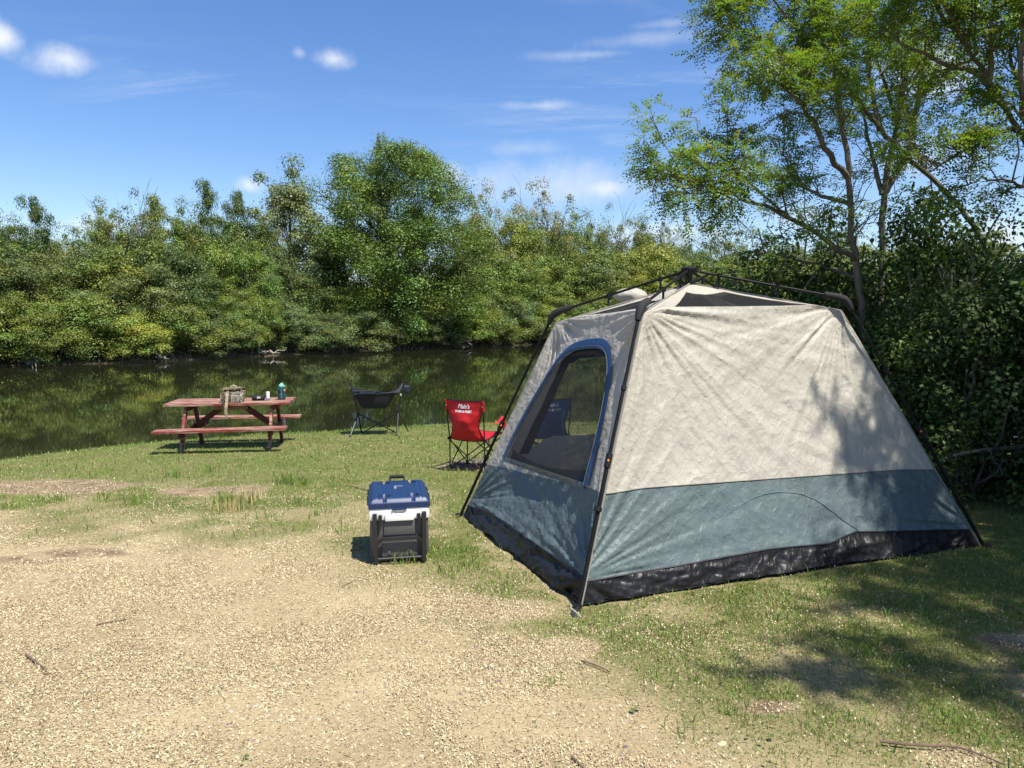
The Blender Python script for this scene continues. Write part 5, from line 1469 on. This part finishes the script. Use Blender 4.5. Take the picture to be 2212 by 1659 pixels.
locust('locust_tree', 'feathery-leaved tree with two straight stems left of the sky gap', bC, [
    ([bC, W(1905, 520, yC), W(1910, 400, yC), W(1935, 290, yC), W(1958, 170, yC), W(1978, 30, yC), W(1990, -120, yC)], .055, .02, .55, .4),
    ([W(1908, 420, yC), W(1965, 330, yC + .2), W(1985, 200, yC + .3), W(2000, 120, yC + .3), W(2020, -20, yC + .3), W(2035, -130, yC + .3)], .05, .012, .7, .3),
    ([W(1905, 420, yC), W(1880, 330, yC + .2), W(1862, 230, yC + .2)], .04, .012, .7, .3),
    ([W(1940, 270, yC), W(1900, 150, yC - .2), W(1880, 20, yC - .2)], .03, .008, .8, .2),
    ([W(1980, 210, yC + .3), W(2040, 150, yC + .2), W(2100, 130, yC + .2)], .03, .008, .5, .3),
], 7, 2000, LOC_T)
yD = 7.6
bD = Vector((W(2400, 700, yD).x, yD, G(W(2400, 700, yD).x, yD)))
locust('locust_tree', 'feathery-leaved tree with thick limb crossing the upper right corner', bD, [
    ([bD, W(2330, 470, yD), W(2230, 330, yD), W(2180, 250, yD), W(2140, 175, yD), W(2085, 95, yD), W(2035, 35, yD), W(2000, -40, yD)], .034, .016, .4, .4),
    ([W(2160, 210, yD), W(2100, 150, yD + .1), W(2040, 140, yD + .2), W(1960, 100, yD + .2), W(1900, 60, yD + .2)], .035, .008, .8, .3),
    ([W(2140, 175, yD), W(2150, 60, yD - .2), W(2145, -60, yD - .3)], .035, .01, .9, .2),
    ([W(2230, 330, yD), W(2200, 180, yD - .4), W(2210, 40, yD - .5)], .04, .01, .9, .2),
    ([W(2200, 280, yD), W(2110, 290, yD - .2), W(2060, 340, yD - .3), W(2010, 370, yD - .3)], .025, .006, .8, .2),
    ([W(2085, 95, yD), W(2030, -20, yD - .3), W(1980, -120, yD - .4)], .03, .008, 1.0, .2),
    ([W(2290, 420, yD), W(2210, 400, yD - .2), W(2140, 380, yD - .3), W(2090, 400, yD - .3)], .02, .006, .9, .15),
    ([W(2260, 370, yD), W(2230, 250, yD + .2), W(2180, 150, yD + .2), W(2190, 20, yD + .2)], .025, .008, 1.0, .15),
], 9, 4000, LOC_T)
def loose_tree(name, label, x, y, seed, n, h=7.0, lean=(0, 0), spread=2.0, first=.45):
    z = G(x, y); g = np.random.default_rng(seed + 50)
    top = np.array([x + lean[0], y + lean[1], z + h]); b = np.array([x, y, z])
    L_ = [([b, b * .6 + top * .4 + g.normal(0, .12, 3), top], .11, .02, .3, .6)]
    for i in range(9):
        t = first + (.95 - first) * i / 8; s = b + (top - b) * t
        a = i * 2.4 + g.uniform(-.4, .4); r = spread * g.uniform(.7, 1.15)
        L_.append(([s, s + np.array([math.cos(a) * r * .5, math.sin(a) * r * .5, .35 * r]), s + np.array([math.cos(a) * r, math.sin(a) * r, .45 * r])], .04, .008, 1, .25))
    return locust(name, label, Vector(b), L_, seed, n, LOC_T)
# trees standing just outside the picture on the right; they shade the bushes, the lawn and the tent's lower corner
LT = loose_tree('locust_tree', 'feathery-leaved tree beside the camera past the right edge, dappling the lawn', 7.05, .9, 22, 8200, 6.0, (-1.6, .9), 2.3)
def dup(T, x, y, rz, sc, label):
    c = T.copy(); COL.objects.link(c); c.location = (x, y, G(x, y)); c.rotation_euler = (0, 0, rz); c.scale = (sc, sc, sc); c['label'] = label
    for ch in list(T.children):
        k = ch.copy(); COL.objects.link(k); k.parent = c
dup(LT, 8.6, 3.6, .5, 1.2, 'feathery-leaved tree just past the right edge, shading the bushes')
dup(LT, 8.0, 2.2, -.25, 1.05, 'feathery-leaved tree between the other two past the right edge')
dup(LT, 10.6, 7.4, .9, 1.3, 'feathery-leaved tree farther back past the right edge')

# broad-leaved bushes
def bush_mesh(seed, H, Wd, nl, leaf=.060):
    return crown_mesh('foliage', seed, H, Wd, .02, 95, nl, leaf, 'shrub', (.09, .17), up=.35, inner=.3)
BUSH = []
for k, (H, Wd, nl) in enumerate(((3.0, 2.6, 12000), (2.6, 2.4, 11000), (3.4, 2.4, 12000))):
    cm, C = bush_mesh(31 + k, H, Wd, nl); BUSH.append((H, Wd, cm, trunk_mesh('stems', 61 + k, H, C, 5, .05, .05)))
rb = random.Random(9)
bush_spots = [(6.05, 3.2, 3.5, 2.2, 'just outside the right edge beside the tent corner'), (6.5, 4.6, 4.1, 2.6, 'outside the right edge, second from the tent corner'), (3.45, 9.2, 3.1, 2.4, 'right above the tent roof corner'), (4.3, 9.2, 3.3, 2.4, 'between the upright locust trunk and the leaning one'), (5.5, 9.2, 3.6, 2.6, 'under the long leaning trunk'), (5.9, 5.9, 2.9, 2.0, 'closest to the dead branch'), (6.9, 6.9, 4.7, 2.6, 'rising highest against the right picture edge'), (4.65, 7.1, 2.2, 1.9, 'hugging the right wall of the tent'), (3.7, 8.5, 2.1, 2.2, 'low in front of the upright locust trunk'), (4.9, 8.0, 2.7, 2.4, 'right behind the tent corner'), (5.35, 6.9, 2.5, 2.2, 'nearest behind the tent pole foot'), (6.3, 6.6, 3.8, 2.3, 'tallest at the right edge of the picture'),
              (6.0, 8.4, 3.1, 2.6, 'in the second row behind the tallest one'), (7.4, 7.8, 3.3, 2.8, 'deep behind the right picture edge'), (4.6, 9.8, 2.3, 2.4, 'at the waterside behind the tent'), (3.0, 9.9, 1.6, 2.0, 'lowest, peeping over the tent roof'),
              (7.2, 5.6, 3.1, 2.4, 'just past the right picture edge'), (7.0, 10.0, 3.0, 2.8, 'at the waterside on the far right'), (5.6, 10.6, 2.6, 2.4, 'at the waterside between two others')]
for i, (x, y, h, w, where) in enumerate(bush_spots):
    H, Wd, cm, tm = BUSH[i % 3]
    T = empty('broadleaf_bush', (x, y, G(x, y) - .03), rb.uniform(0, 6.28), 'dark glossy broad-leaved bush, %s' % where, 'bush', 'broad-leaved bushes right of the tent')
    T.scale = (w / Wd, w / Wd, h / H)
    link('stems', tm, BARKN, T)
    o = link('foliage', cm, LEAFB, T); f = rb.uniform(.75, 1.4); o.color = (.062 * f, .105 * f, .024 * f, 1)

# fallen branches, twigs, leaves
TWIG = plain('twig_bark', (.13, .085, .055), .85, var=.35, scale=30)
def stick(pxs, r, label, lift=.008, name='stick'):
    P = [on_ground(*p) + Vector((0, 0, lift + r)) for p in pxs]; c = sum(P, Vector()) / len(P)
    m = MB(); Q = chaikin([np.array(p - c) for p in P], 1); m.tube(Q, [r * (1 - .55 * i / (len(Q) - 1)) for i in range(len(Q))], 6)
    o = m.build(name, TWIG, None, True); o.location = c; tag(o, label, 'stick', 'sticks on the ground')
stick([(57, 1420), (78, 1436), (100, 1452)], .007, 'short thick stick on the gravel near the left edge')
stick([(92, 1459), (122, 1455)], .004, 'thin twig next to the short thick stick at the left', .002)
stick([(210, 1352), (240, 1346), (275, 1340)], .005, 'thin straight stick lying on the gravel', .002)
stick([(1255, 1432), (1290, 1443), (1318, 1457)], .005, 'curved brown twig on the grass in front of the tent corner')
stick([(1900, 1612), (1990, 1622), (2060, 1622), (2110, 1638), (2170, 1664)], .006, 'long thin bent branch on the grass at lower right', .015)
stick([(2175, 1310), (2215, 1335), (2250, 1360)], .007, 'stick on the bare patch at the right edge', .01)
stick([(740, 1268), (762, 1258)], .004, 'tiny twig on the gravel beneath the cooler', .002)
stick([(1236, 1640), (1262, 1665)], .006, 'dark twig at the bottom edge of the picture', .003)
stick([(745, 1050), (790, 1060), (800, 1063)], .005, 'dry twig on the lawn left behind the cooler', .01)
def big_branch():
    P = [W(2030, 995, 6.6), W(2080, 978, 6.7), W(2140, 970, 6.8), W(2230, 965, 6.9), W(2330, 940, 7.0)]; c = P[2]
    m = MB(); Q = chaikin([np.array(p - c) for p in P], 2); m.tube(Q, [.012 + .016 * i / (len(Q) - 1) for i in range(len(Q))], 7)
    g = np.random.default_rng(2)
    for t in (.3, .5, .7):
        p = Q[int(t * (len(Q) - 1))]; limb(m, p, p + np.array([g.normal(0, .25), g.normal(0, .2), g.uniform(-.5, .3)]), .010, .003, g, 5, 5, .15)
    o = m.build('dead_branch', BARK_PALE, None, True); o.location = c; tag(o, 'dead branch sticking out of the dark bushes beside the tent pole', 'branch')
big_branch()
def weeds():
    g = np.random.default_rng(12); P = []
    for (u, v, n) in ((1370, 1550, 5), (1650, 1600, 6), (1660, 1665, 6), (540, 1650, 4), (1860, 1440, 3)):
        c = on_ground(u, v)
        for _ in range(max(2, n // 2)): P.append((c.x + g.normal(0, .03), c.y + g.normal(0, .03), c.z + g.uniform(.008, .03)))
    P = np.array(P); n = len(P); nr = unit(g, n) * .45 + np.array([0, 0, 1]); nr /= np.linalg.norm(nr, axis=1, keepdims=True)
    ln = g.uniform(.018, .034, n); V = leaf_quads(P, nr, ln, ln * .7, g)
    c = np.array([.11, .15, .045]) * g.uniform(.7, 1.3, (n, 1))
    tag(link('weeds', mesh_np('weeds', V, np.arange(n * 4).reshape(-1, 4), np.repeat(c, 4, 0)), vcol_mat('weed_leaf', .5, .25)), 'small broad-leaved weeds scattered over the gravel', 'weeds', kind='stuff')
weeds()
def ash():
    g = np.random.default_rng(14); c = on_ground(1052, 1000); n = 900
    x = c.x + g.normal(0, .28, n); y = c.y + g.normal(0, .22, n); z = gz(x, y) + .004
    V = leaf_quads(np.column_stack([x, y, z + .006]), unit(g, n) * .4 + np.array([0, 0, .9]), g.uniform(.015, .035, n), g.uniform(.012, .03, n), g, .3)
    cc = np.array([.12, .115, .11]) * g.uniform(.4, 2.0, (n, 1))
    tag(link('fire_pit_gravel', mesh_np('fire_pit_gravel', V, np.arange(n * 4).reshape(-1, 4), np.repeat(cc, 4, 0)), vcol_mat('ash_stone', .9)), 'dark grey gravel patch beside the red chair', 'gravel', kind='stuff')
ash()
